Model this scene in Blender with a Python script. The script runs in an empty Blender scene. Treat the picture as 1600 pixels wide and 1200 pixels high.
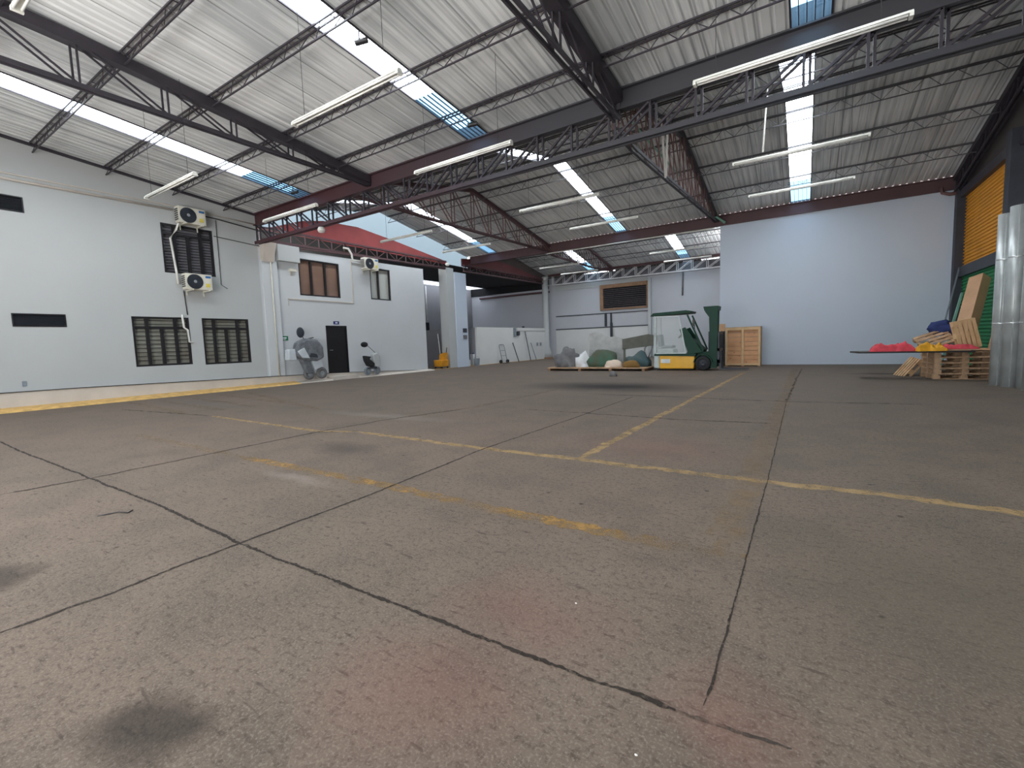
import bpy, math, random
from mathutils import Vector, Matrix, noise
random.seed(7)
SC = bpy.context.scene
COL = SC.collection
# ------------------------------------------------------------------ camera
H = 1.3
YAW, PITCH, ROLL = 0.57424482, -0.0888567, 0.03454557
FPX = 710.278
cf = Vector((-math.sin(YAW)*math.cos(PITCH), math.cos(YAW)*math.cos(PITCH), math.sin(PITCH)))
cr = Vector((math.cos(YAW), math.sin(YAW), 0))
cd = cf.cross(cr)
r2 = cr*math.cos(ROLL) + cd*math.sin(ROLL)
d2 = -cr*math.sin(ROLL) + cd*math.cos(ROLL)
cam_d = bpy.data.cameras.new('camera'); cam = bpy.data.objects.new('camera', cam_d); COL.objects.link(cam)
cam_d.sensor_width = 36; cam_d.lens = FPX/1600*36; cam_d.clip_end = 500; cam_d.clip_start = 0.05
M = Matrix.Identity(4)
for i in range(3):
    M[i][0] = r2[i]; M[i][1] = -d2[i]; M[i][2] = -cf[i]
M.translation = Vector((0, 0, H)); cam.matrix_world = M
SC.camera = cam

def hit(u, v, ax, val):
    """measured point of the place: where the sight line of a photo point meets a world plane"""
    w = cf + r2*(u-800)/FPX + d2*(v-600)/FPX
    c = Vector((0, 0, H)); t = (val-c[ax])/w[ax]
    return c + w*t

# ------------------------------------------------------------------ materials
def mat(name, col, rough=.7, metal=0., noise_amt=.08, scale=3., bump=0., bscale=40., col2=None, spec=None, extra=None):
    m = bpy.data.materials.new(name); m.use_nodes = True
    nt = m.node_tree; N = nt.nodes; L = nt.links
    b = N['Principled BSDF']; b.inputs['Roughness'].default_value = rough; b.inputs['Metallic'].default_value = metal
    if spec is not None: b.inputs['Specular IOR Level'].default_value = spec
    tc = N.new('ShaderNodeTexCoord')
    nz = N.new('ShaderNodeTexNoise'); nz.inputs['Scale'].default_value = scale; nz.inputs['Detail'].default_value = 6
    L.new(tc.outputs['Object'], nz.inputs['Vector'])
    mx = N.new('ShaderNodeMix'); mx.data_type = 'RGBA'
    c2 = col2 if col2 else tuple(c*(1-noise_amt*3) for c in col)
    c1 = col if col2 else tuple(min(1, c*(1+noise_amt)) for c in col)
    mx.inputs[6].default_value = (*c1, 1); mx.inputs[7].default_value = (*c2, 1)
    rp = N.new('ShaderNodeMapRange'); rp.inputs[1].default_value = .35; rp.inputs[2].default_value = .75
    L.new(nz.outputs['Fac'], rp.inputs[0]); L.new(rp.outputs[0], mx.inputs[0])
    L.new(mx.outputs[2], b.inputs['Base Color'])
    if bump:
        n2 = N.new('ShaderNodeTexNoise'); n2.inputs['Scale'].default_value = bscale; n2.inputs['Detail'].default_value = 4
        L.new(tc.outputs['Object'], n2.inputs['Vector'])
        bp = N.new('ShaderNodeBump'); bp.inputs['Strength'].default_value = bump; bp.inputs['Distance'].default_value = .02
        L.new(n2.outputs['Fac'], bp.inputs['Height']); L.new(bp.outputs[0], b.inputs['Normal'])
    return m

def srgb(r, g, b):
    f = lambda c: (c/255/12.92) if c/255 <= .04045 else ((c/255+.055)/1.055)**2.4
    return (f(r), f(g), f(b))

MT = {}
MT['wall'] = mat('white_wall_paint', srgb(184, 187, 187), .75, noise_amt=.012, scale=.7, bump=.05, bscale=30)
MT['wall_b'] = mat('white_wall_paint_lower', srgb(202, 206, 209), .75, noise_amt=.012, scale=.7, bump=.05, bscale=30)  # same wall paint made lighter; missing light put into the colour
MT['wall_cool'] = mat('cool_white_wall_paint', srgb(198, 208, 222), .7, noise_amt=.012, scale=.5, bump=.03, bscale=30)
MT['wall_lav'] = mat('greyish_wall_paint', srgb(190, 192, 206), .8, noise_amt=.02, scale=.8)
MT['wall_grey'] = mat('grey_wall_paint', srgb(150, 150, 154), .8, noise_amt=.02, scale=.8)
MT['wall_back'] = mat('back_wall_paint', srgb(190, 192, 198), .75, noise_amt=.015, scale=.6)
MT['low_white'] = mat('low_block_paint', srgb(216, 216, 214), .75, noise_amt=.015, scale=1.)
MT['plinth'] = mat('beige_plinth_paint', srgb(205, 196, 186), .8, noise_amt=.04, scale=2.)
MT['yellow_paint'] = mat('yellow_kerb_paint', srgb(212, 172, 104), .7, noise_amt=.1, scale=6.)
MT['dark_steel'] = mat('dark_steel_paint', srgb(58, 54, 62), .5, noise_amt=.08, scale=4.)
def girder_mat():
    m = mat('girder_steel_paint', srgb(62, 62, 68), .55, noise_amt=.08, scale=.6); nt = m.node_tree; N = nt.nodes; L = nt.links
    geo = N.new('ShaderNodeNewGeometry'); sx = N.new('ShaderNodeSeparateXYZ'); L.new(geo.outputs['Position'], sx.inputs[0])
    mr = N.new('ShaderNodeMapRange'); mr.inputs[1].default_value = -13; mr.inputs[2].default_value = -5; L.new(sx.outputs['X'], mr.inputs[0])
    mx = N.new('ShaderNodeMix'); mx.data_type = 'RGBA'; mx.inputs[6].default_value = (*srgb(78, 48, 54), 1); mx.inputs[7].default_value = (*srgb(62, 62, 68), 1)
    L.new(mr.outputs[0], mx.inputs[0]); L.new(mx.outputs[2], N['Principled BSDF'].inputs['Base Color']); return m
MT['girder'] = girder_mat()
MT['maroon'] = mat('maroon_steel_paint', srgb(88, 62, 66), .6, noise_amt=.06, scale=2.)
MT['web_red'] = mat('dusty_red_steel_paint', srgb(118, 88, 88), .6, noise_amt=.06, scale=2.)
MT['red'] = mat('red_fascia_paint', srgb(158, 66, 66), .6, noise_amt=.08, scale=1.2)
MT['maroon_sheet'] = mat('maroon_fascia_paint', srgb(110, 56, 58), .6, noise_amt=.08, scale=1.2)
MT['white_steel'] = mat('white_steel_paint', srgb(205, 205, 208), .5)
MT['black'] = mat('black_frame_paint', srgb(32, 30, 34), .4)
MT['door_black'] = mat('black_door_paint', srgb(16, 14, 18), .45)
MT['interior'] = mat('dark_interior', srgb(20, 20, 24), .9)
MT['rubber'] = mat('black_rubber', srgb(34, 34, 36), .75, bump=.1)
MT['ac'] = mat('ivory_ac_casing', srgb(218, 214, 200), .45)
MT['ac_grille'] = mat('charcoal_fan_grille', srgb(52, 58, 68), .5)
MT['grey_hub'] = mat('grey_hub', srgb(150, 155, 160), .4)
MT['pipe'] = mat('white_pipe', srgb(226, 224, 218), .4)
MT['cable'] = mat('dark_cable', srgb(48, 46, 46), .6)
MT['lamp'] = mat('white_enamel', srgb(226, 226, 218), .35)
MT['tube'] = mat('fluorescent_tube_glass', srgb(240, 240, 236), .2)
MT['blue_label'] = mat('blue_label', srgb(52, 108, 165), .5)
MT['yellow_label'] = mat('yellow_label', srgb(222, 205, 90), .5)
MT['sign_green'] = mat('green_sign', srgb(24, 112, 76), .5)
MT['sign_blue'] = mat('blue_sign', srgb(30, 40, 110), .5)
MT['sign_white'] = mat('white_sign_marks', srgb(230, 235, 235), .5)
MT['wood'] = mat('pine_wood', srgb(206, 172, 132), .75, noise_amt=.12, scale=5., col2=srgb(172, 130, 92), bump=.1, bscale=25)
MT['wood_pale'] = mat('pale_pine', srgb(222, 188, 146), .75, noise_amt=.08, scale=6., col2=srgb(204, 172, 128))
MT['wood_dark'] = mat('weathered_wood', srgb(198, 164, 130), .8, noise_amt=.1, scale=6., col2=srgb(152, 120, 92), bump=.1)
MT['wood_brown'] = mat('brown_wood_frame', srgb(150, 116, 88), .7, noise_amt=.1, scale=4.)
MT['card'] = mat('tan_fibreboard', srgb(204, 162, 126), .8, noise_amt=.06, scale=2.)
MT['fork_green'] = mat('dark_green_paint', srgb(20, 62, 47), .5, noise_amt=.04, spec=.25)
MT['fork_yellow'] = mat('yellow_truck_paint', srgb(240, 178, 10), .35, noise_amt=.04)
MT['fork_white'] = mat('pale_grey_truck_paint', srgb(196, 205, 205), .4)
MT['fork_dark'] = mat('charcoal_steel', srgb(52, 56, 64), .5)
MT['galv'] = mat('galvanised_tube', srgb(190, 195, 195), .34, metal=.35, noise_amt=.1, scale=2.5)
MT['galv_seam'] = mat('galvanised_band', srgb(225, 228, 228), .25, metal=.7)
MT['red_cloth'] = mat('red_cloth', srgb(212, 72, 84), .85, noise_amt=.1, scale=6, bump=.2, bscale=12)
MT['yellow_cloth'] = mat('yellow_cloth', srgb(232, 168, 40), .7, noise_amt=.1, scale=6, bump=.2, bscale=12)
MT['blue_cloth'] = mat('navy_cloth', srgb(46, 60, 112), .85, noise_amt=.1, scale=6)
MT['tarp_grey'] = mat('dark_grey_cloth', srgb(98, 98, 100), .85, noise_amt=.15, scale=3, col2=srgb(130, 128, 128))
MT['tarp_white'] = mat('white_sack_cloth', srgb(226, 228, 230), .8, noise_amt=.04, scale=3)
MT['tarp_olive'] = mat('olive_tarpaulin', srgb(84, 86, 70), .8, noise_amt=.1, scale=2, col2=srgb(60, 112, 92))
MT['tarp_teal'] = mat('teal_grey_tarpaulin', srgb(82, 94, 92), .8, noise_amt=.1, scale=2, col2=srgb(60, 92, 100))
MT['tarp_cream'] = mat('cream_cloth', srgb(226, 206, 186), .8, noise_amt=.04, scale=3)
MT['tarp_brown'] = mat('ochre_cloth', srgb(132, 100, 48), .8, noise_amt=.08, scale=3)
MT['olive_panel'] = mat('olive_grey_panel', srgb(104, 104, 96), .7)
MT['grey_shell'] = mat('grey_body_panel', srgb(128, 132, 138), .3, noise_amt=.15, scale=6, col2=srgb(88, 92, 98))
MT['silver'] = mat('silver_panel', srgb(205, 212, 218), .25, noise_amt=.05)
MT['bucket_yellow'] = mat('yellow_plastic', srgb(226, 156, 40), .5)
MT['bucket_grey'] = mat('grey_plastic', srgb(130, 140, 148), .5)
MT['green_pipe'] = mat('pale_green_pipe', srgb(130, 178, 160), .5)
MT['stone'] = mat('grey_stone', srgb(130, 124, 118), .9, bump=.2)

def pine_mat():
    m = mat('knotty_pine', srgb(222, 172, 130), .75, noise_amt=.1, scale=2., col2=srgb(200, 148, 108)); nt = m.node_tree; N = nt.nodes; L = nt.links
    tc = N.new('ShaderNodeTexCoord'); v = N.new('ShaderNodeTexVoronoi'); v.inputs['Scale'].default_value = 5.; L.new(tc.outputs['Object'], v.inputs['Vector'])
    mp = N.new('ShaderNodeMapping'); mp.inputs['Scale'].default_value = (1, 1, 1.6); L.new(tc.outputs['Object'], mp.inputs[0]); L.new(mp.outputs[0], v.inputs['Vector'])
    mr = N.new('ShaderNodeMapRange'); mr.inputs[1].default_value = .16; mr.inputs[2].default_value = .08; L.new(v.outputs['Distance'], mr.inputs[0])
    b = N['Principled BSDF']; src = b.inputs['Base Color'].links[0].from_socket
    mx = N.new('ShaderNodeMix'); mx.data_type = 'RGBA'; mx.inputs[7].default_value = (*srgb(96, 58, 34), 1); L.new(mr.outputs[0], mx.inputs[0]); L.new(src, mx.inputs[6]); L.new(mx.outputs[2], b.inputs['Base Color']); return m
MT['wood_pine'] = pine_mat()
def glass_mat():
    m = mat('jalousie_glass', srgb(150, 152, 142), .18, noise_amt=.1, scale=1.2, col2=srgb(128, 120, 108), spec=.6); return m
MT['pane'] = glass_mat()
MT['pane_dark'] = mat('dark_jalousie_glass', srgb(108, 108, 114), .12, noise_amt=.1, scale=1.2, spec=.7)
MT['pane_brown'] = mat('bronze_window_glass', srgb(140, 112, 98), .1, noise_amt=.08, scale=1., spec=.8)
MT['pane_light'] = mat('curtained_window_glass', srgb(186, 190, 184), .2, noise_amt=.05, scale=1.)

def sheet_mat(name, trans, tcol, dcol):
    m = bpy.data.materials.new(name); m.use_nodes = True; nt = m.node_tree; N = nt.nodes; L = nt.links
    N.remove(N['Principled BSDF']); out = N['Material Output']
    t = N.new('ShaderNodeBsdfTransparent'); t.inputs[0].default_value = (*tcol, 1)
    d = N.new('ShaderNodeBsdfTranslucent'); d.inputs[0].default_value = (*dcol, 1)
    mx = N.new('ShaderNodeMixShader'); mx.inputs[0].default_value = 1-trans
    tc = N.new('ShaderNodeTexCoord'); w = N.new('ShaderNodeTexWave'); w.bands_direction = 'X'; w.inputs['Scale'].default_value = 2.4
    w.inputs['Distortion'].default_value = .2
    L.new(tc.outputs['Object'], w.inputs[0])
    mr = N.new('ShaderNodeMapRange'); mr.inputs[3].default_value = .82; mr.inputs[4].default_value = 1.
    L.new(w.outputs['Fac'], mr.inputs[0])
    sc = N.new('ShaderNodeMix'); sc.data_type = 'RGBA'; sc.blend_type = 'MULTIPLY'; sc.inputs[0].default_value = 1
    sc.inputs[6].default_value = (*tcol, 1); L.new(mr.outputs[0], sc.inputs[7]); L.new(sc.outputs[2], t.inputs[0])
    L.new(t.outputs[0], mx.inputs[1]); L.new(d.outputs[0], mx.inputs[2]); L.new(mx.outputs[0], out.inputs[0])
    return m
MT['sky_clear'] = sheet_mat('clear_roof_sheet', .85, (.9, .95, .97), (.8, .85, .9))
MT['sky_blue'] = sheet_mat('blue_tinted_roof_sheet', .9, (.09, .17, .24), (.05, .1, .16))
MT['gable_sheet'] = sheet_mat('grey_translucent_sheet', .8, (.24, .265, .28), (.2, .24, .26))

# ------------------------------------------------------------------ mesh builder
class MB:
    def __init__(s): s.v = []; s.f = []
    def add(s, vs, fs):
        o = len(s.v); s.v += [tuple(v) for v in vs]; s.f += [tuple(i+o for i in f) for f in fs]; return s
    def box(s, a, b):
        x0, y0, z0 = [min(a[i], b[i]) for i in range(3)]; x1, y1, z1 = [max(a[i], b[i]) for i in range(3)]
        vs = [(x0,y0,z0),(x1,y0,z0),(x1,y1,z0),(x0,y1,z0),(x0,y0,z1),(x1,y0,z1),(x1,y1,z1),(x0,y1,z1)]
        return s.add(vs, [(0,3,2,1),(4,5,6,7),(0,1,5,4),(1,2,6,5),(2,3,7,6),(3,0,4,7)])
    def bar(s, a, b, w, h, up=(0,0,1)):
        a = Vector(a); b = Vector(b); t = (b-a).normalized(); u = Vector(up)
        if abs(t.dot(u)) > .98: u = Vector((0,1,0)) if abs(t.y) < .9 else Vector((1,0,0))
        sd = t.cross(u).normalized()*w/2; uu = sd.cross(t).normalized()*h/2
        vs = [p+i*sd+j*uu for p in (a, b) for i, j in ((-1,-1),(1,-1),(1,1),(-1,1))]
        return s.add(vs, [(3,2,1,0),(4,5,6,7),(0,1,5,4),(1,2,6,5),(2,3,7,6),(3,0,4,7)])
    def tube(s, pts, r, n=8, cap=True, radii=None):
        pts = [Vector(p) for p in pts]; rings = []
        for i, p in enumerate(pts):
            t = (pts[min(i+1, len(pts)-1)]-pts[max(i-1, 0)]).normalized()
            u = Vector((0,0,1)) if abs(t.z) < .9 else Vector((0,1,0))
            a = t.cross(u).normalized(); b = a.cross(t); rr = radii[i] if radii else r
            rings.append([p+a*math.cos(2*math.pi*k/n)*rr+b*math.sin(2*math.pi*k/n)*rr for k in range(n)])
        vs = [v for R_ in rings for v in R_]; fs = []
        for i in range(len(pts)-1):
            for k in range(n): fs.append((i*n+k, i*n+(k+1) % n, (i+1)*n+(k+1) % n, (i+1)*n+k))
        if cap: fs.append(tuple(range(n))[::-1]); fs.append(tuple((len(pts)-1)*n+k for k in range(n)))
        return s.add(vs, fs)
    def prism(s, poly, ax, a, b):
        """poly: 2D points in the two other axes (in order), extruded along ax from a to b"""
        def P(p, t):
            q = list(p); q.insert(ax, t); return tuple(q)
        n = len(poly)
        vs = [P(p, a) for p in poly]+[P(p, b) for p in poly]
        fs = [tuple(range(n))[::-1], tuple(range(n, 2*n))]+[(i, (i+1) % n, n+(i+1) % n, n+i) for i in range(n)]
        return s.add(vs, fs)
    def lathe(s, prof, c, ax=2, n=24):
        c = Vector(c); vs = []; fs = []
        for (r, h) in prof:
            for k in range(n):
                a = 2*math.pi*k/n; p = [math.cos(a)*r, math.sin(a)*r]; p.insert(ax, h); vs.append(c+Vector(p))
        for i in range(len(prof)-1):
            for k in range(n): fs.append((i*n+k, i*n+(k+1) % n, (i+1)*n+(k+1) % n, (i+1)*n+k))
        return s.add(vs, fs)
    def xf(s, m):
        s.v = [tuple(m @ Vector(v)) for v in s.v]; return s
    def build(s, name, m, parent=None, smooth=False, bevel=0, loc=None):
        me = bpy.data.meshes.new(name)
        org = Vector((0, 0, 0))
        if parent is None and loc is None:
            xs = [v[0] for v in s.v]; ys = [v[1] for v in s.v]; zs = [v[2] for v in s.v]
            org = Vector(((min(xs)+max(xs))/2, (min(ys)+max(ys))/2, min(zs)))
        elif loc is not None: org = Vector(loc)
        elif parent is not None: org = Vector(parent.location) if parent.parent is None else Vector(parent.location)+Vector(parent.parent.location)
        me.from_pydata([tuple(Vector(v)-org) for v in s.v], [], s.f); me.update()
        o = bpy.data.objects.new(name, me); COL.objects.link(o)
        o.data.materials.append(MT[m] if isinstance(m, str) else m)
        if parent is not None: o.parent = parent
        else: o.location = org
        if smooth:
            for p in me.polygons: p.use_smooth = True
        import bmesh
        bm = bmesh.new(); bm.from_mesh(me); bmesh.ops.recalc_face_normals(bm, faces=bm.faces); bm.to_mesh(me); bm.free()
        if bevel:
            b = o.modifiers.new('bevel', 'BEVEL'); b.width = bevel; b.segments = 2; b.limit_method = 'ANGLE'
        if smooth == 'auto':
            try: me.shade_smooth_by_angle(math.radians(35)) if hasattr(me, 'shade_smooth_by_angle') else None
            except Exception: pass
        return o

def thing(name, loc, label, cat, group=None, rz=0):
    o = bpy.data.objects.new(name, None); COL.objects.link(o); o.location = loc; o.rotation_euler = (0, 0, rz)
    o.empty_display_size = .2
    o['label'] = label; o['category'] = cat
    if group: o['group'] = group
    return o
def tag(o, label, cat, group=None):
    o['label'] = label; o['category'] = cat
    if group: o['group'] = group
    return o
def struct(o, label=None):
    o['kind'] = 'structure'
    if label: o['label'] = label
    return o
def dup(root, loc, label, rz=None):
    r = root.copy(); COL.objects.link(r); r.location = loc; r['label'] = label
    if rz is not None: r.rotation_euler = (0, 0, rz)
    for ch in list(root.children):
        c = ch.copy(); COL.objects.link(c); c.parent = r
        for g in list(ch.children):
            d = g.copy(); COL.objects.link(d); d.parent = c
    return r

# ------------------------------------------------------------------ dimensions
XL, XR = -17.3, 4.6
Y1, Y2, Y3 = 9.55, 22.7, 32.2
YB = 33.2
XA = -25.5
Z1, S1 = 6.42, .10          # bay 1 roof: height at Y1 and slope
Z2, S2 = 6.68, .18
RG2, RG3 = 15.8, 27.5
RG1 = 2.0
def roof_z(y):
    if y <= RG1: return Z1+S1*(Y1-RG1)-(RG1-y)*.1
    if y <= Y1: return Z1+S1*(Y1-y)
    if y <= RG2: return (Z2+S2*(Y2-RG2)) - (RG2-y)*.2
    if y <= Y2: return Z2+S2*(Y2-y)
    if y <= RG3: return (Z2+S2*(Y3-RG3)) - (RG3-y)*.2
    return Z2+S2*(Y3-y)

# ------------------------------------------------------------------ floor
def fsr(r, g, b):
    c = srgb(r, g, b); return (c[0]*.55, c[1]*.50, c[2]*.455)
def floor_material():
    m = bpy.data.materials.new('worn_concrete'); m.use_nodes = True; nt = m.node_tree; N = nt.nodes; L = nt.links
    b = N['Principled BSDF']
    geo = N.new('ShaderNodeNewGeometry')
    def nz(scale, detail=5, rough=.6, vec=None):
        n = N.new('ShaderNodeTexNoise'); n.inputs['Scale'].default_value = scale; n.inputs['Detail'].default_value = detail; n.inputs['Roughness'].default_value = rough
        L.new(vec or geo.outputs['Position'], n.inputs['Vector']); return n
    def mr(src, a, c, o0=0., o1=1.):
        n = N.new('ShaderNodeMapRange'); n.inputs[1].default_value = a; n.inputs[2].default_value = c; n.inputs[3].default_value = o0; n.inputs[4].default_value = o1
        L.new(src, n.inputs[0]); return n.outputs[0]
    def mixc(fac, a, c, mode='MIX'):
        n = N.new('ShaderNodeMix'); n.data_type = 'RGBA'; n.blend_type = mode
        if hasattr(fac, 'default_value') or hasattr(fac, 'links'): L.new(fac, n.inputs[0])
        else: n.inputs[0].default_value = fac
        for s_, i in ((a, 6), (c, 7)):
            if isinstance(s_, tuple): n.inputs[i].default_value = (*s_, 1)
            else: L.new(s_, n.inputs[i])
        return n.outputs[2]
    def math_(op, a, c):
        n = N.new('ShaderNodeMath'); n.operation = op
        for s_, i in ((a, 0), (c, 1)):
            if isinstance(s_, (int, float)): n.inputs[i].default_value = s_
            else: L.new(s_, n.inputs[i])
        return n.outputs[0]
    # wobble for crack edges
    wob = nz(2.2, 5, .7); wv = N.new('ShaderNodeVectorMath'); wv.operation = 'SUBTRACT'; L.new(wob.outputs['Color'], wv.inputs[0]); wv.inputs[1].default_value = (.5, .5, .5)
    ws = N.new('ShaderNodeVectorMath'); ws.operation = 'MULTIPLY'; L.new(wv.outputs[0], ws.inputs[0]); ws.inputs[1].default_value = (.07, .07, 0)
    wp = N.new('ShaderNodeVectorMath'); wp.operation = 'ADD'; L.new(geo.outputs['Position'], wp.inputs[0]); L.new(ws.outputs[0], wp.inputs[1])
    # base
    big = nz(.28, 3, .5); mid = nz(1.6, 8, .65); fine = nz(28, 6, .7); fine2 = nz(90, 3, .6)
    sx = N.new('ShaderNodeSeparateXYZ'); L.new(geo.outputs['Position'], sx.inputs[0])
    base = mixc(mr(big.outputs['Fac'], .35, .65), fsr(150, 136, 126), fsr(138, 129, 119))
    # greener, darker slabs to the right of the long joint
    right = mr(sx.outputs['X'], -2.2, 1.2)
    base = mixc(math_('MULTIPLY', right, .6), base, fsr(130, 123, 111))
    base = mixc(math_('MULTIPLY', mr(mid.outputs['Fac'], .42, .68), .4), base, fsr(166, 153, 144))
    base = mixc(math_('MULTIPLY', mr(mid.outputs['Fac'], .52, .32), .45), base, fsr(108, 103, 98))
    base = mixc(math_('MULTIPLY', mr(fine.outputs['Fac'], .5, .32), .75), base, fsr(84, 76, 70))
    base = mixc(math_('MULTIPLY', mr(fine2.outputs['Fac'], .5, .72), .6), base, fsr(190, 184, 178))
    # streaks along the trowel direction
    mp = N.new('ShaderNodeMapping'); mp.inputs['Scale'].default_value = (6, 30, 1); mp.inputs['Rotation'].default_value = (0, 0, .5); L.new(geo.outputs['Position'], mp.inputs[0])
    st = nz(1., 4, .6, mp.outputs[0])
    base = mixc(math_('MULTIPLY', mr(st.outputs['Fac'], .61, .69), .6), base, fsr(78, 72, 68))
    # stains, with two cast shadows painted in among them
    def stain_or_shadow(u, v, rx, ry, col, amt, edge=.5):
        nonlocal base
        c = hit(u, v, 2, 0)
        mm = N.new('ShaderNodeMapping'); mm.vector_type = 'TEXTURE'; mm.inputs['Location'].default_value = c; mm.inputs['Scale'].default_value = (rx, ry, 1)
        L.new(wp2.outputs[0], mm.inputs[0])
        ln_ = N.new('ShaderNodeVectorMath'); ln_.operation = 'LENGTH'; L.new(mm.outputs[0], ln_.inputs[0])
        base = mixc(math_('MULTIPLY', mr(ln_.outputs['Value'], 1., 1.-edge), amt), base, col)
    w2 = nz(1.1, 4, .6); wv2 = N.new('ShaderNodeVectorMath'); wv2.operation = 'SUBTRACT'; L.new(w2.outputs['Color'], wv2.inputs[0]); wv2.inputs[1].default_value = (.5, .5, .5)
    ws2 = N.new('ShaderNodeVectorMath'); ws2.operation = 'MULTIPLY'; L.new(wv2.outputs[0], ws2.inputs[0]); ws2.inputs[1].default_value = (.7, .7, 0)
    wp2 = N.new('ShaderNodeVectorMath'); wp2.operation = 'ADD'; L.new(geo.outputs['Position'], wp2.inputs[0]); L.new(ws2.outputs[0], wp2.inputs[1])
    stain_or_shadow(235, 1140, .26, .22, fsr(66, 62, 58), .75, .6)
    stain_or_shadow(5, 905, .3, .22, fsr(70, 66, 62), .7, .6)
    stain_or_shadow(955, 604, 3.0, 1.5, fsr(40, 36, 36), .95, .8)  # cast shadow of an absent vehicle, painted into the floor colour
    stain_or_shadow(540, 700, .7, .35, fsr(84, 80, 80), .6, .8)
    stain_or_shadow(1395, 584, 1.3, .5, fsr(60, 58, 58), .7, .7)  # shadow below the overhanging panel, painted into the floor colour
    stain_or_shadow(820, 950, .55, .45, fsr(160, 118, 112), .35, .9)
    stain_or_shadow(640, 1080, .5, .4, fsr(158, 114, 106), .35, .9)
    stain_or_shadow(1140, 1120, .35, .25, fsr(160, 112, 104), .35, .9)
    stain_or_shadow(1020, 700, 1.2, .8, fsr(168, 128, 120), .3, .9)
    stain_or_shadow(1500, 950, 1.2, 1.3, fsr(116, 112, 102), .5, .9)
    # light scuffs
    stain_or_shadow(470, 745, .8, .12, fsr(190, 184, 180), .5, .9)
    stain_or_shadow(600, 650, 2.2, .25, fsr(176, 172, 168), .5, .9)
    stain_or_shadow(300, 630, 3., .8, fsr(132, 134, 136), .5, .9)
    # pits
    pit = N.new('ShaderNodeTexVoronoi'); pit.inputs['Scale'].default_value = 2.3; L.new(wp.outputs[0], pit.inputs['Vector'])
    base = mixc(math_('MULTIPLY', mr(pit.outputs['Distance'], .055, .03), .7), base, fsr(46, 40, 36))
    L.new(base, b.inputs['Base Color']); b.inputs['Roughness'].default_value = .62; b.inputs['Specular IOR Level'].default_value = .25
    L.new(mr(mid.outputs['Fac'], .3, .7, .68, .85), b.inputs['Roughness'])
    hgt = math_('SUBTRACT', math_('ADD', math_('MULTIPLY', fine.outputs['Fac'], .5), math_('MULTIPLY', mid.outputs['Fac'], 1.)), 0.)
    bp = N.new('ShaderNodeBump'); bp.inputs['Strength'].default_value = .55; bp.inputs['Distance'].default_value = .014; L.new(hgt, bp.inputs['Height']); L.new(bp.outputs[0], b.inputs['Normal'])
    return m
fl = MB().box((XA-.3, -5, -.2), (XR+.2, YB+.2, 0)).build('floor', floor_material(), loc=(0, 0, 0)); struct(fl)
def worn_mat(name, col, lo, hi, scale, amount, big=None, rough=.7):
    m = bpy.data.materials.new(name); m.use_nodes = True; nt = m.node_tree; N = nt.nodes; L = nt.links
    b = N['Principled BSDF']; b.inputs['Base Color'].default_value = (*col, 1); b.inputs['Roughness'].default_value = rough
    geo = N.new('ShaderNodeNewGeometry')
    def nn(sc, det, r):
        n = N.new('ShaderNodeTexNoise'); n.inputs['Scale'].default_value = sc; n.inputs['Detail'].default_value = det; n.inputs['Roughness'].default_value = r
        L.new(geo.outputs['Position'], n.inputs['Vector']); return n.outputs['Fac']
    def mrr(src, a, c, o1):
        n = N.new('ShaderNodeMapRange'); n.inputs[1].default_value = a; n.inputs[2].default_value = c; n.inputs[4].default_value = o1; L.new(src, n.inputs[0]); return n.outputs[0]
    f = mrr(nn(scale, 9, .8), lo, hi, amount)
    if big:
        q = N.new('ShaderNodeMath'); q.operation = 'MULTIPLY'; L.new(f, q.inputs[0]); L.new(mrr(nn(.8, 2, .5), big[0], big[1], 1.), q.inputs[1]); f = q.outputs[0]
    L.new(f, b.inputs['Alpha'])
    cm = N.new('ShaderNodeMix'); cm.data_type = 'RGBA'; cm.inputs[6].default_value = (*col, 1); cm.inputs[7].default_value = (*[c*.6 for c in col], 1)
    L.new(mrr(nn(14, 6, .7), .4, .7, 1.), cm.inputs[0]); L.new(cm.outputs[2], b.inputs['Base Color'])
    return m
MT['line_strong'] = worn_mat('worn_yellow_paint', srgb(176, 146, 100), .34, .54, 7, .85)
MT['line_old'] = worn_mat('old_yellow_paint', srgb(167, 129, 69), .42, .58, 5, .85, (.3, .55))
MT['line_faint'] = worn_mat('faint_yellow_paint', srgb(160, 130, 90), .42, .62, 6, .42)
MT['joint'] = worn_mat('joint_dirt', srgb(46, 38, 31), .36, .5, 22, .95, rough=.95)
MT['joint_faint'] = worn_mat('faint_joint_dirt', srgb(60, 55, 50), .4, .55, 6, .7, rough=.95)
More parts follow.
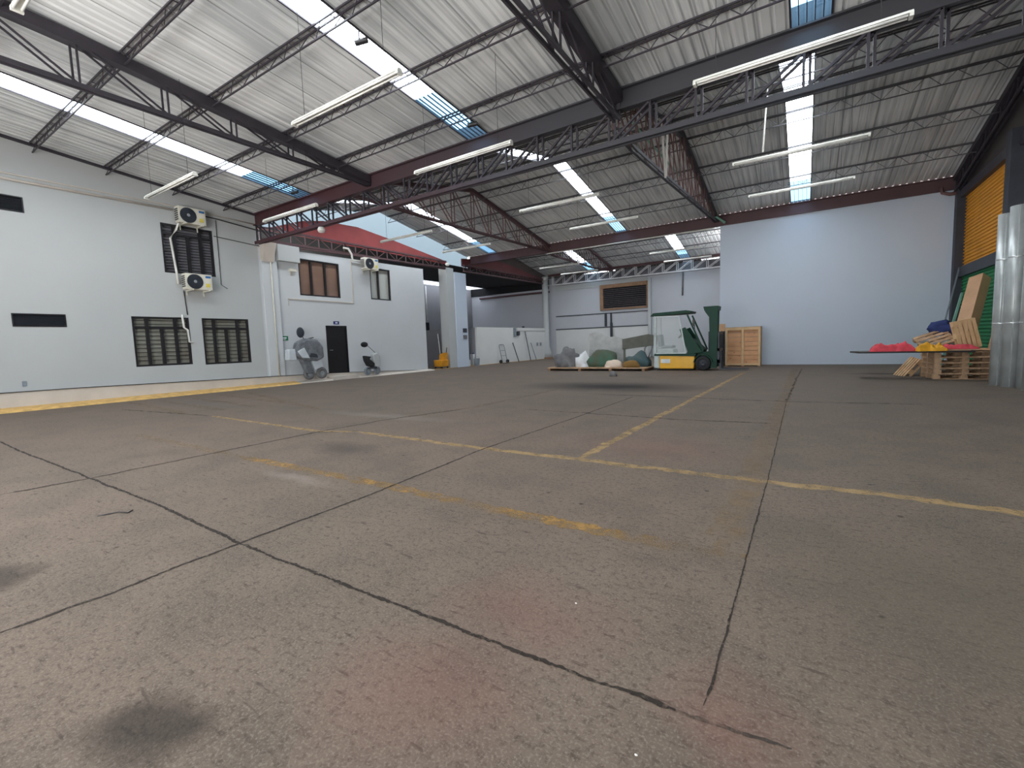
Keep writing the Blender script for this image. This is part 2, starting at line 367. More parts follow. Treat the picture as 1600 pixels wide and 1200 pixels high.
def strip(name, pts, w, m, z, label, jit=.3, step=.05, wig=0.):
    P = [hit(u, v, 2, 0) for u, v in pts]; out = []
    for a, c in zip(P[:-1], P[1:]):
        n = max(1, int((c-a).length/step)); out += [a+(c-a)*i/n for i in range(n)]
    out.append(P[-1]); vs = []; fs = []
    for i, p in enumerate(out):
        t = (out[min(i+1, len(out)-1)]-out[max(i-1, 0)]).normalized(); sd = Vector((-t.y, t.x, 0))
        q = p+sd*wig*noise.noise(p*3.1)+sd*wig*.5*noise.noise(p*11.3)+sd*w*.5*noise.noise(p*37)
        e_ = 1 if 2 < i < len(out)-3 else .4; wl = w*e_*max(.15, 1+jit*1.4*noise.noise(p*5.3+Vector((7, 0, 0)))+jit*1.2*noise.noise(p*43+Vector((7, 0, 0)))); wr = w*e_*max(.15, 1+jit*1.4*noise.noise(p*6.1+Vector((0, 9, 0)))+jit*1.2*noise.noise(p*51+Vector((7, 0, 0))))
        vs += [q+sd*wl+Vector((0, 0, z)), q-sd*wr+Vector((0, 0, z))]
        if i: fs.append((2*i-2, 2*i-1, 2*i+1, 2*i))
    o = MB().add(vs, fs).build(name, m, parent=fl); o['label'] = label; return o
strip('painted_line', [(331,650),(496,673.6),(560,674.7)], .05, 'line_strong', .001, 'left end of the long yellow bay line')
strip('painted_line', [(560,674.7),(757,701),(907,718),(1197,753),(1387,773),(1600,803),(1800,829)], .06, 'line_strong', .001, 'long yellow line crossing the middle of the floor')
strip('painted_line', [(1163,582),(1045,643),(907,716)], .06, 'line_strong', .0012, 'yellow line running towards the pine crate')
strip('painted_line', [(208,678.4),(373,713)], .07, 'line_faint', .001, 'faint left end of the nearer yellow line')
strip('painted_line', [(373,713),(608,760),(800,801),(1003,843),(1168,869)], .07, 'line_old', .001, 'worn yellow line nearest the viewer')
strip('painted_line', [(1242,576),(1227,620),(1189,704),(1168,768),(1141,810),(1131,855)], .11, 'line_faint', .0014, 'faint broad yellow line beside the long joint', .2)
strip('painted_line', [(620,653),(730,638),(800,624),(870,608)], .07, 'line_faint', .001, 'faint yellow line towards the white doors')
for a_, b_ in (((203,629),(290,646)), ((250,626),(350,641)), ((300,622),(400,635)), ((345,617),(450,630)), ((385,613),(500,640))):
    strip('painted_line', [a_, b_], .09, 'line_faint', .001, 'faint stripe by the yellow kerb')
strip('floor_joint', [(0,989),(171,928),(363,853),(571,776),(757,701),(912,648),(989,620)], .012, 'joint', .002, 'dark joint from the left edge towards the crate', .45, .02, .012)
strip('floor_joint', [(0,690),(27,703),(125,741),(256,793),(379,851)], .013, 'joint', .0022, 'dark joint from the left edge', .45, .02, .012)
strip('floor_joint', [(379,851),(533,911),(683,971),(789,1011),(928,1064),(1056,1109)], .0095, 'joint', .0022, 'cracked joint running to the bottom of the photo', .7, .01, .008)
strip('floor_joint', [(1056,1109),(1237,1171)], .008, 'joint_faint', .0022, 'faint end of the cracked joint', .7, .012, .01)
strip('floor_joint', [(0,773),(144,747),(373,700),(496,675),(603,656),(720,640)], .018, 'joint', .0024, 'dark joint on the left half', .5, .03, .03)
strip('floor_joint', [(1229,627),(1200,749),(1165,875),(1115,1061),(1100,1104)], .004, 'joint', .0026, 'long thin joint on the right half', .7, .02, .008)
strip('floor_joint', [(1253,576),(1241,600),(1229,627)], .02, 'joint_faint', .0026, 'far end of the right joint', .5, .05, .03)
strip('floor_joint', [(930,616),(1045,620),(1229,627.7),(1440,632)], .03, 'joint_faint', .0024, 'far cross joint', .5, .05, .04)
strip('floor_joint', [(820,640),(907,645),(1067,656),(1216,662)], .025, 'joint_faint', .0024, 'second cross joint', .5, .05, .04)
strip('floor_joint', [(190,640),(331,650)], .03, 'joint_faint', .0024, 'short dark joint near the kerb', .5, .05, .04)
strip('floor_joint', [(496,675),(560,674)], .045, 'joint_faint', .0005, 'patched joint between the yellow lines', .5, .05, .04)

# ------------------------------------------------------------------ roof sheets (ribbed) with slots for the skylights
def roof_mat():
    m = bpy.data.materials.new('galvanised_roof_sheet'); m.use_nodes = True; nt = m.node_tree; N = nt.nodes; L = nt.links
    b = N['Principled BSDF']; b.inputs['Metallic'].default_value = .0; b.inputs['Roughness'].default_value = .5
    geo = N.new('ShaderNodeNewGeometry')
    mp = N.new('ShaderNodeMapping'); mp.inputs['Scale'].default_value = (14, .35, 1); L.new(geo.outputs['Position'], mp.inputs[0])
    n = N.new('ShaderNodeTexNoise'); n.inputs['Scale'].default_value = 1.; n.inputs['Detail'].default_value = 4; L.new(mp.outputs[0], n.inputs['Vector'])
    n2 = N.new('ShaderNodeTexNoise'); n2.inputs['Scale'].default_value = .5; L.new(geo.outputs['Position'], n2.inputs['Vector'])
    ad = N.new('ShaderNodeMath'); ad.operation = 'ADD'; L.new(n.outputs['Fac'], ad.inputs[0]); L.new(n2.outputs['Fac'], ad.inputs[1])
    mr = N.new('ShaderNodeMapRange'); mr.inputs[1].default_value = .82; mr.inputs[2].default_value = 1.15; L.new(ad.outputs[0], mr.inputs[0])
    mx = N.new('ShaderNodeMix'); mx.data_type = 'RGBA'; mx.inputs[6].default_value = (*srgb(188, 192, 194), 1); mx.inputs[7].default_value = (*srgb(230, 232, 232), 1)
    L.new(mr.outputs[0], mx.inputs[0])
    # dark lapped joint every 0.8 m
    sx = N.new('ShaderNodeSeparateXYZ'); L.new(geo.outputs['Position'], sx.inputs[0])
    md = N.new('ShaderNodeMath'); md.operation = 'PINGPONG'; md.inputs[1].default_value = .41; L.new(sx.outputs['X'], md.inputs[0])
    m2 = N.new('ShaderNodeMapRange'); m2.inputs[1].default_value = .012; m2.inputs[2].default_value = .022; m2.inputs[3].default_value = .6; m2.inputs[4].default_value = 0; L.new(md.outputs[0], m2.inputs[0])
    mj = N.new('ShaderNodeMix'); mj.data_type = 'RGBA'; mj.inputs[7].default_value = (*srgb(100, 103, 108), 1)
    L.new(m2.outputs[0], mj.inputs[0]); L.new(mx.outputs[2], mj.inputs[6]); L.new(mj.outputs[2], b.inputs['Base Color'])
    return m
MT['roof'] = roof_mat()
def ribbed(x0, x1, ya, yb, name):
    mb = MB(); n = max(1, round((x1-x0)/.205)); p = (x1-x0)/n; prof = []
    for i in range(n):
        a = x0+i*p; prof += [(a, .0), (a+p*.62, 0), (a+p*.74, .03), (a+p*.88, .03)]
    prof.append((x1, 0))
    vs = []; fs = []
    for x, dz in prof:
        vs += [(x, ya, roof_z(ya)+dz), (x, yb, roof_z(yb)+dz)]
    for i in range(len(prof)-1): fs.append((2*i, 2*i+2, 2*i+3, 2*i+1))
    mb.add(vs, fs)
    # upper skin so that the sheet has a thickness
    zz = .05
    mb.add([(x0, ya, roof_z(ya)+zz), (x1, ya, roof_z(ya)+zz), (x1, yb, roof_z(yb)+zz), (x0, yb, roof_z(yb)+zz)], [(0, 1, 2, 3)])
    return mb
E3 = 1e-3
SLOPES = {'b1n': (-5, RG1), 'b1f': (RG1, Y1), 'b2n': (Y1+E3, RG2), 'b2f': (RG2, Y2), 'b3n': (Y2+E3, RG3), 'b3f': (RG3, YB+.3)}
SKY = {'b1n': [(-14.45, -13.7), (-7.2, -6.6), (-.31, .26)], 'b1f': [(-14.45, -13.72), (-7.2, -6.6), (-.31, .26)],
       'b2n': [(-16., -15.4), (-8.1, -7.55), (-.62, .06)], 'b2f': [(-16., -15.4), (-8.1, -7.55), (-.62, .06)],
       'b3n': [(-13.9, -13.2), (-7.2, -6.55), (-.62, .06)], 'b3f': [(-13.9, -13.2), (-7.2, -6.55), (-.62, .06)]}
BAYNAME = {'b1': 'nearest bay', 'b2': 'middle bay', 'b3': 'far bay'}
def zsurf(x, y): return roof_z(y)
k = 0
for key, (ya, yb) in SLOPES.items():
    xa = XL-.1 if key[:2] == 'b1' else XL-.35
    segs = []; x = xa
    for a, b_ in SKY[key]: segs.append((x, a)); x = b_
    segs.append((x, XR+.3))
    mb = MB()
    for a, b_ in segs:
        q = ribbed(a, b_, ya, yb, ''); mb.add(q.v, q.f)
    o = mb.build('ceiling', 'roof', loc=(0, 0, 0)); struct(o, 'ribbed galvanised roof sheets')
LR = ['left', 'middle', 'right']
for key, (ya, yb) in SLOPES.items():
    for i, (a, b_) in enumerate(SKY[key]):
        if key == 'b1n': yy = 0.2; ya_ = -4.6
        else: ya_ = ya
        side = 'far' if key[2] == 'f' else 'near'
        lab = {'b1f': ['long white skylight strip above the left wall with the lower louvred windows', 'long white skylight strip crossing the top centre, nearest bay', 'short piece of skylight at the top edge above the deep girder, right'],
               'b2f': ['skylight strip of the middle bay nearest the red fascia', 'skylight strip of the middle bay left of the centre truss', 'bright skylight strip above the tall white partition wall'],
               'b3f': ['skylight strip of the far bay above the column by the white doors', 'skylight strip of the far bay right of its slanted truss', 'skylight strip behind the tall partition wall'],
               'b1n': ['skylight strip behind the viewer, left', 'skylight strip behind the viewer, middle', 'skylight strip behind the viewer, right'],
               'b2n': ['skylight on the near slope of the middle bay, left', 'skylight on the near slope of the middle bay, seen through the girder web', 'skylight on the near slope of the middle bay, right, seen through the girder web'],
               'b3n': ['skylight on the near slope of the far bay, left', 'skylight on the near slope of the far bay, middle', 'skylight on the near slope of the far bay, right']}[key][i]
        t = thing('skylight', ((a+b_)/2, (ya+yb)/2, roof_z((ya+yb)/2)), lab, 'skylight', 'translucent roof strips')
        yend = min(yb, YB); cut = yend-1.9 if key[2] == 'f' else yend
        if key == 'b3f': cut = Y3-1.3
        def strip(y0, y1):
            m_ = MB(); n = 5; pr = []
            w = (b_-a)/n
            for j in range(n): pr += [(a+j*w, 0), (a+j*w+w*.6, 0), (a+j*w+w*.72, .028), (a+j*w+w*.9, .028)]
            pr.append((b_, 0)); vs = []; fs = []
            for x, dz in pr: vs += [(x, y0, roof_z(y0)+dz), (x, y1, roof_z(y1)+dz)]
            for j in range(len(pr)-1): fs.append((2*j, 2*j+2, 2*j+3, 2*j+1))
            return m_.add(vs, fs)
        strip(ya, cut).build('clear_sheet', 'sky_clear', t)
        if cut < yend:
            o = strip(cut, yend).build('blue_sheet', 'sky_blue', t); o['label'] = 'blue tinted end sheet'
            fr = MB()
            for j in range(1, 5): x = a+(b_-a)*j/5; fr.bar((x, cut, roof_z(cut)-.01), (x, yend, roof_z(yend)-.01), .014, .02)
            fr.build('glazing_bar', 'dark_steel', t)
        e = MB(); 
        for x in (a, b_): e.bar((x, ya, roof_z(ya)-.01), (x, yend, roof_z(yend)-.01), .03, .03)
        e.build('edge_strip', 'dark_steel', t)

# ------------------------------------------------------------------ walls
def wall_grid(holes, y0, y1, z0, z1, xa, xb, mb):
    ys = sorted({y0, y1, *[h[0] for h in holes], *[h[1] for h in holes]}); zs = sorted({z0, z1, *[h[2] for h in holes], *[h[3] for h in holes]})
    ys = [y for y in ys if y0 <= y <= y1]; zs = [z for z in zs if z0 <= z <= z1]
    for a, b_ in zip(ys[:-1], ys[1:]):
        run = None
        for c, d in zip(zs[:-1], zs[1:]):
            ym, zm = (a+b_)/2, (c+d)/2
            solid = not any(h[0] < ym < h[1] and h[2] < zm < h[3] for h in holes)
            if solid: run = (run[0], d) if run else (c, d)
            if not solid or d == zs[-1]:
                if run: mb.box((xa, a, run[0]), (xb, b_, run[1]))
                run = None
W1 = (6.505, 8.02, 3.955, 5.52); W2 = (5.507, 7.054, .976, 2.527); W3 = (7.437, 8.99, .937, 2.523)
LV1 = (3.0, 4.04, 2.18, 2.53); LV2 = (1.9, 3.48, 5.143, 5.545)
W4 = (11.14, 13.07, 3.55, 5.03); W5 = (14.75, 16.0, 3.61, 5.1); DR = (12.2, 13.27, .27, 2.34)
YP = 18.35
mb = MB(); wall_grid([W1, W2, W3, LV1, LV2], -5, Y1, 0, 6.2, XL-.25, XL, mb)
mb.prism([(-5, 6.2), (Y1, 6.2), (Y1, roof_z(Y1)), (RG1, roof_z(RG1)), (-5, roof_z(-5))], 0, XL-.25, XL)
struct(mb.build('wall_left', 'wall', loc=(0, 0, 0)))
mb = MB(); wall_grid([W4, W5, DR], Y1, YP, 0, 5.25, XL-.25, XL, mb)
mb.prism([(Y1, 5.25), (YP, 5.25), (YP, 5.43), (Y1, 5.27)], 0, XL-.25, XL)
struct(mb.build('wall_left', 'wall_b', loc=(0, 0, 0)), 'lower part of the left wall with door')
# office block behind the lower wall: end wall, roof slab
struct(MB().box((XL-3, YP-.2, 0), (XL-.25, YP, 5.4)).build('wall_office_end', 'wall_grey'))
struct(MB().box((XA, Y1, 5.2), (XL-.25, YP, 5.25)).build('ceiling_office', 'interior'))
# raised moulding lines around the big upper window
mb = MB(); mb.box((XL, 10.6, 3.36), (XL+.03, 13.72, 3.39)).box((XL, 13.7, 3.36), (XL+.03, 13.73, 5.3)).box((XL, 10.6, 3.1), (XL+.02, 10.62, 3.36))
struct(mb.build('trim_1', 'plinth'))
# plinth / raised walkway
PR = [(-5, .55), (0, .50), (4.1, .465), (12.2, .29), (13.3, .25), (18.35, .02)]
mb = MB()
for (ya, za), (yb, zb) in zip(PR[:-1], PR[1:]):
    mb.prism([(ya, 0), (yb, 0), (yb, zb), (ya, za)], 0, XL, XL+.12)
struct(mb.build('baseboard_left', 'plinth', loc=(0, 0, 0)), 'beige plinth that rises along the left wall')
mb = MB()
for (ya, za), (yb, zb) in zip(PR[:-1], PR[1:]):
    mb.bar((XL+.127, ya, za+.01), (XL+.127, yb, zb+.01), .02, .022)
struct(mb.build('trim_2', 'cable'), 'dark line on top of the plinth')
mb = MB(); mb.prism([(XL+.12, 0), (XL+.62, 0), (XL+.56, .05), (XL+.12, .1)], 1, -5, 10.5)
mb.xf(Matrix.Identity(4))
struct(mb.build('trim_3', 'yellow_paint', loc=(0, 0, 0)), 'yellow painted kerb')
mb = MB(); mb.prism([(XL+.12, 0), (XL+.5, 0), (XL+.45, .05), (XL+.12, .08)], 1, 10.5, YP)
struct(mb.build('trim_4', 'plinth', loc=(0, 0, 0)), 'beige kerb by the door')
struct(MB().box((XL-.12, YP, 0), (XL+.02, YB-.2, .02)).build('trim_5', 'yellow_paint', loc=(0, 0, 0)), 'yellow floor strip at the annex edge')
# door step
struct(MB().box((XL+.12, 12.05, 0), (XL+.5, 13.4, .16)).build('trim_6', 'plinth'), 'low door step')

# pilaster and corbel where the first girder lands
mb = MB(); mb.box((XL, 9.6, 0.3), (XL+.10, 10.2, 4.75)); struct(mb.build('trim_7', 'wall_b', bevel=.01), 'pilaster below the girder')
mb = MB(); mb.prism([(XL, 4.7), (XL+.16, 4.7), (XL+.42, 5.38), (XL, 5.38)], 1, 9.62, 10.05); struct(mb.build('trim_8', 'plinth'), 'beige corbel')
mb = MB(); mb.box((XL, 10.2, 4.8), (XL+.22, 11.1, 5.42)); struct(mb.build('trim_9', 'wall', bevel=.01), 'raised block beside corbel')
tag(MB().box((XL, 10.72, 4.45), (XL+.1, 11.0, 4.56)).box((XL, 10.76, 4.3), (XL+.03, 10.8, 4.45)).build('wall_bracket', 'ac'), 'small beige bracket on the wall left of the bronze window', 'bracket')
tag(MB().tube([(XL+.13, 9.93, .35), (XL+.13, 9.93, 4.7)], .025).build('downpipe', 'ac', smooth=True), 'thin beige downpipe below the corbel', 'pipe')

struct(MB().bar((XL+.04, RG1, roof_z(RG1)-.05), (XL+.04, Y1, roof_z(Y1)-.05), .06, .07).build('trim_21', 'dark_steel', loc=(0, 0, 0)), 'dark edge strip where the roof meets the left wall')
# ---- windows
def window(n, W, frame, pane, slats, mull, transom, label):
    y0, y1, z0, z1 = W; fx = XL-.04
    root = MB()
    t = .06
    root.box((XL-.1, y0, z0), (XL-.02, y1, z0+t)).box((XL-.1, y0, z1-t), (XL-.02, y1, z1)).box((XL-.1, y0, z0+t), (XL-.02, y0+t, z1-t)).box((XL-.1, y1-t, z0+t), (XL-.02, y1, z1-t))
    o = root.build('window_%d' % n, frame); struct(o, label)
    pb = MB().box((XL-.16, y0+.01, z0+.01), (XL-.13, y1-.01, z1-.01)).build('pane', pane); rep(pb, o)
    if mull:
        for f_ in mull:
            y = y0+(y1-y0)*f_; zt = z1-t if (not transom or f_ in (mull[0], mull[-1])) else z0+(z1-z0)*transom
            rep(MB().box((XL-.11, y-.04, z0+t), (XL-.03, y+.04, zt)).build('mullion', frame), o)
    if transom:
        zt = z0+(z1-z0)*transom; rep(MB().box((XL-.115, y0+t, zt-.04), (XL-.025, y1-t, zt+.04)).build('transom', frame), o)
    if slats:
        mbs = MB(); zt = z0+(z1-z0)*transom if transom else z1-t
        for j in range(1, slats): z = z0+t+(zt-z0-t)*j/slats; mbs.box((XL-.125, y0+t, z-.009), (XL-.09, y1-t, z+.009))
        if transom:
            for j in range(1, 3): z = zt+(z1-zt)*j/3; mbs.box((XL-.125, y0+t, z-.009), (XL-.09, y1-t, z+.009))
        rep(mbs.build('louvre_edges', frame), o)
    return o
def rep(ch, par):
    """parent ch to par keeping its place"""
    ch.location = Vector(ch.location)-Vector(par.location); ch.parent = par; return ch
window(1, W1, 'black', 'pane_dark', 13, [.25, .5, .75], .8, 'upper jalousie window behind the top air conditioner')
window(2, W2, 'black', 'pane', 9, [.25, .5, .75], .78, 'lower left jalousie window')
window(3, W3, 'black', 'pane', 9, [.25, .5, .75], .78, 'lower right jalousie window')
window(4, W4, 'black', 'pane_brown', 0, [.3, .64], None, 'bronze three-light window')
window(5, W5, 'black', 'pane_light', 0, [.42], None, 'narrow two-light window')
for n, W, lab in ((6, LV1, 'low louvred vent'), (7, LV2, 'high louvred vent')):
    y0, y1, z0, z1 = W; mb = MB(); t = .03
    mb.box((XL-.12, y0, z0), (XL+.01, y1, z0+t)).box((XL-.12, y0, z1-t), (XL+.01, y1, z1)).box((XL-.12, y0, z0+t), (XL+.01, y0+t, z1-t)).box((XL-.12, y1-t, z0+t), (XL+.01, y1, z1-t))
    o = mb.build('window_%d' % n, 'black'); struct(o, lab)
    mb = MB(); 
    for j in range(9):
        z = z0+.035+(z1-z0-.07)*(j+.3)/9
        mb.add([(XL-.02, y0+t, z), (XL-.02, y1-t, z), (XL-.09, y1-t, z+.035), (XL-.09, y0+t, z+.035), (XL-.02, y0+t, z+.006), (XL-.02, y1-t, z+.006), (XL-.09, y1-t, z+.041), (XL-.09, y0+t, z+.041)],
               [(0,1,2,3),(4,5,6,7),(0,1,5,4),(1,2,6,5),(2,3,7,6),(3,0,4,7)])
    rep(mb.build('louvre_slats', 'fork_dark'), o)
    rep(MB().box((XL-.2, y0, z0), (XL-.15, y1, z1)).build('backing', 'interior'), o)
# door
y0, y1, z0, z1 = DR
mb = MB(); mb.box((XL-.1, y0, z0), (XL, y0+.05, z1)).box((XL-.1, y1-.05, z0), (XL, y1, z1)).box((XL-.1, y0+.05, z1-.05), (XL, y1-.05, z1))
do = mb.build('door_1', 'door_black'); struct(do, 'black door in the left wall')
rep(MB().box((XL-.08, y0+.05, z0), (XL-.03, y1-.05, z1-.05)).build('door_leaf', 'door_black', bevel=.004), do)
rep(MB().tube([(XL-.02, y0+.15, 1.28), (XL+.03, y0+.15, 1.28), (XL+.03, y0+.27, 1.28)], .012).build('door_handle', 'grey_hub'), do)
# signs
s = thing('door_sign', (XL, 12.72, 2.38), 'small blue sign on the wall above the black door', 'sign')
MB().box((XL, 12.6, 2.4), (XL+.015, 12.88, 2.53)).build('sign_plate', 'sign_blue', s)
MB().box((XL+.015, 12.68, 2.44), (XL+.02, 12.8, 2.49)).build('sign_mark', 'sign_white', s)
s = thing('exit_sign', (XL, 10.3, 1.7), 'small green sign on the wall left of the round mirror', 'sign')
MB().box((XL, 10.13, 1.72), (XL+.015, 10.47, 1.9)).build('sign_plate', 'sign_green', s)
MB().box((XL+.015, 10.2, 1.8), (XL+.02, 10.4, 1.85)).box((XL+.015, 10.24, 1.75), (XL+.02, 10.36, 1.775)).build('sign_mark', 'sign_white', s)

# ---- air conditioners (fan faces the hall)
def make_ac(loc, label):
    """origin: back bottom centre of the casing; +X is the front"""
    t = thing('air_conditioner', loc, label, 'air conditioner', 'outdoor air conditioner units on the left wall')
    w, h, d = .8, .52, .28; o = Vector(loc)
    mb = MB().box((o.x+.08, o.y-w/2, o.z), (o.x+.08+d, o.y+w/2, o.z+h)); c = mb.build('casing', 'ac', t, bevel=.02)
    X = o.x+.08+d
    fc = (X, o.y-.12, o.z+h/2)
    g = MB()
    for r in (.05, .08, .11, .14, .17, .2, .225): g.lathe([(r-.006, .012), (r+.006, .012), (r+.006, .02), (r-.006, .02), (r-.006, .012)], fc, 0, 28)
    for j in range(16):
        a = j*math.pi/8; g.bar((X+.012, fc[1]+.04*math.cos(a), fc[2]+.04*math.sin(a)), (X+.012, fc[1]+.225*math.cos(a), fc[2]+.225*math.sin(a)), .006, .006)
    f0 = MB().lathe([(.0, .002), (.235, .002), (.24, .006), (.235, .01), (0.0, .01)], fc, 0, 32).build('fan_recess', 'ac_grille', t)
    g.build('fan_grille', 'ac_grille', t)
    MB().lathe([(0, .02), (.05, .02), (.045, .03), (0, .032)], fc, 0, 20).build('fan_hub', 'grey_hub', t)
    MB().box((X, o.y+.2, o.z+h-.12), (X+.004, o.y+.36, o.z+h-.05)).build('brand_label', 'blue_label', t)
    MB().box((X, o.y+.2, o.z+.1), (X+.004, o.y+.32, o.z+.22)).build('rating_label', 'yellow_label', t)
    gr = MB()
    for j in range(6):
        z = o.z+.08+j*.065; gr.box((o.x+.12, o.y-w/2-.012, z), (X-.03, o.y-w/2, z+.035))
    gr.build('side_vents', 'ac_grille', t)
    for s_ in (-.25, .25):
        MB().bar((o.x, o.y+s_, o.z-.02), (X+.12, o.y+s_, o.z-.02), .04, .04).bar((o.x+.02, o.y+s_, o.z-.18), (o.x+.02, o.y+s_, o.z), .03, .03).build('bracket', 'ac', t)
    return t
ac1 = make_ac((XL+.0, 7.3, 5.55), 'ivory air conditioner overlapping the top of the upper jalousie window')
ac2 = dup(ac1, (XL, 7.32, 3.43), 'ivory air conditioner just below the upper jalousie window')
ac3 = dup(ac1, (XL, 14.6, 4.93), 'ivory air conditioner left of the narrow two-light window')
# pipes and cables on the wall
def run(name, pts, r, m, label, cat='pipe'):
    return tag(MB().tube(pts, r, 8).build(name, m, smooth=True), label, cat)
run('drain_pipe', [(XL+.3, 6.9, 5.5), (XL+.08, 6.9, 5.35), (XL+.08, 6.72, 5.05), (XL+.08, 6.8, 3.98), (XL+.08, 6.82, 3.6)], .035, 'pipe', 'white pipe crossing the upper jalousie window between two air conditioners')
run('drain_pipe', [(XL+.02, 6.98, 3.4), (XL+.02, 7.02, 2.62)], .015, 'cable', 'thin dark line dropping from the lower air conditioner')
run('drain_pipe', [(XL+.02, 6.86, 2.62), (XL+.02, 6.88, 2.2), (XL+.02, 6.98, 2.12), (XL+.02, 7.0, 1.72), (XL+.03, 7.1, 1.7)], .032, 'pipe', 'short bent white pipe over the right edge of the lower left window')
run('conduit', [(XL+.037, -4, 5.93), (XL+.037, 3.1, 5.94), (XL+.037, 6.85, 5.98)], .035, 'plinth', 'beige conduit running along the left wall to the top air conditioner', 'conduit')
run('conduit', [(XL+.03, -4, 6.06), (XL+.03, 7.2, 6.1), (XL+.03, 9.6, 6.02)], .02, 'plinth', 'upper thin beige conduit under the roof edge of the left wall', 'conduit')
run('cable', [(XL+.1, 7.75, 5.95), (XL+.1, 8.2, 5.93), (XL+.1, 9.6, 5.8), (XL+.5, 10.4, 5.72)], .02, 'cable', 'dark cable from the top air conditioner towards the girder', 'cable')
run('cable', [(XL+.02, 8.05, 5.35), (XL+.02, 8.9, 5.3), (XL+.02, 9.65, 5.25)], .012, 'cable', 'thin cable right of the upper jalousie window', 'cable')
run('cable', [(XL+.03, 8.15, 5.9), (XL+.03, 8.15, 3.7), (XL+.03, 8.35, 3.58)], .01, 'cable', 'thin vertical wire right of the upper jalousie window', 'cable')
run('drain_pipe', [(XL+.1, 14.2, 5.25), (XL+.1, 13.75, 5.28), (XL+.1, 13.7, 5.55), (XL+.1, 13.55, 5.75), (XL+.1, 13.3, 5.75)], .045, 'pipe', 'bent white pipe from the far air conditioner over the wall top')

# ---- right side: partition box, right wall
struct(MB().box((-3.3, Y2, 0), (4.38, Y2+.15, 6.22)).build('wall_partition', 'wall_cool', loc=(0, 0, 0)), 'tall cool white partition wall')
struct(MB().box((-3.3, Y2+.15, 0), (-3.15, YB, 6.22)).build('wall_partition', 'wall_cool', loc=(0, 0, 0)), 'return of the tall white partition')
struct(MB().box((XA-.2, YB, 0), (XR, YB+.2, 6.42)).build('wall_back', 'wall_back', loc=(0, 0, 0)))
# right wall
struct(MB().box((XR, -5, 0), (XR+.15, 17.4, roof_z(Y1)+.4)).build('wall_right', 'wall', loc=(0, 0, 0)))
def corr_panel(y0, y1, z0, z1, xx, name, m, lab):
    mb = MB(); n = int((z1-z0)/.11); pr = []
    for j in range(n):
        z = z0+(z1-z0)*j/n; p = (z1-z0)/n; pr += [(xx+.04, z), (xx+.04, z+p*.3), (xx, z+p*.5), (xx, z+p*.8)]
    pr.append((xx+.04, z1)); vs = []; fs = []
    for x, z in pr: vs += [(x, y0, z), (x, y1, z)]
    for j in range(len(pr)-1): fs.append((2*j, 2*j+1, 2*j+3, 2*j+2))
    mb.add(vs, fs); mb.box((xx+.05, y0, z0), (xx+.1, y1, z1))
    return struct(mb.build(name, m), lab)
MT['corr_yellow'] = mat('yellow_corrugated_sheet', srgb(226, 158, 40), .6, noise_amt=.05, scale=2)
MT['corr_green'] = mat('green_corrugated_sheet', srgb(40, 140, 84), .6, noise_amt=.05, scale=2)
corr_panel(17.4, 22.5, 3.4, 5.86, XR, 'wall_right_upper', 'corr_yellow', 'yellow corrugated sheet on the right wall')
corr_panel(17.4, 22.5, 0, 3.1, XR, 'wall_right_lower', 'corr_green', 'green corrugated sheet on the right wall')
MT['gable_dark'] = mat('dark_gable_sheet', srgb(84, 76, 74), .8, noise_amt=.06, scale=1.)
mb = MB(); mb.prism([(Y1, 5.86), (Y2, 5.86), (Y2, roof_z(Y2)), (RG2, roof_z(RG2)), (Y1, roof_z(Y1+.01))], 0, XR+.02, XR+.12)
struct(mb.build('wall_right_gable', 'gable_dark', loc=(0, 0, 0)), 'dark gable sheet of the right wall')
struct(MB().box((XR-.12, 17.2, 3.08), (XR+.12, 22.5, 3.42)).build('trim_10', 'fork_dark'), 'dark rail between yellow and green sheets')
struct(MB().box((XR-.14, 9.6, 5.84), (XR+.1, 22.5, 6.12)).build('trim_11', 'dark_steel'), 'dark rail above the yellow sheet')
MT['col_dark'] = mat('dark_column_paint', srgb(54, 56, 65), .6)
tag(MB().box((4.38, 22.38, 0), (4.75, 22.85, 6.6)).build('steel_column', 'col_dark', bevel=.01), 'dark steel column at the right end of the tall white partition', 'column')
tag(MB().box((4.3, 17.1, 0), (4.6, 17.45, 6.3)).build('steel_column', 'col_dark', bevel=.01), 'dark steel column behind the galvanised tubes', 'column')
tag(MB().box((4.28, 9.3, 0), (4.6, 9.8, 6.0)).build('steel_column', 'col_dark', bevel=.01), 'dark steel column under the right end of the deep girder', 'column')
# front wall behind the viewer; unseen gate opening presumed and sized for the light
mb = MB(); mb.box((XL-.25, -5.2, 4.0), (XR+.15, -5, 6.9)).box((XL-.25, -5.2, 0), (-9.5, -5, 4.0)).box((-1.5, -5.2, 0), (XR+.15, -5, 4.0))
struct(mb.build('wall_front', 'wall', loc=(0, 0, 0)))
# annex
struct(MB().box((XA-.2, YP-.2, 0), (XA, YB, 6.23)).build('wall_annex', 'wall_grey', loc=(0, 0, 0)))
struct(MB().box((XA, YP-.2, 0), (XL-3, YP, 5.4)).build('wall_annex_near', 'wall_grey', loc=(0, 0, 0)))
mb = MB(); mb.prism([(XL-.3, 5.98), (XL-.3, 6.02), (XA+1.6, 6.25), (XA+1.6, 6.2)], 1, Y1, YB+.2)
struct(mb.build('ceiling_annex', 'interior', loc=(0, 0, 0)))
MT['dim_sheet'] = sheet_mat('dusty_translucent_sheet', .7, (.10, .11, .12), (.25, .26, .28))
struct(MB().add([(XA-.1, YP, 6.24), (XA+1.65, YP, 6.24), (XA+1.65, YB, 6.24), (XA-.1, YB, 6.24)], [(0, 1, 2, 3)]).build('window_9', 'dim_sheet', loc=(0, 0, 0)), 'dusty roof light over the annex')  # roof opening added to light the annex; the sheet dims it
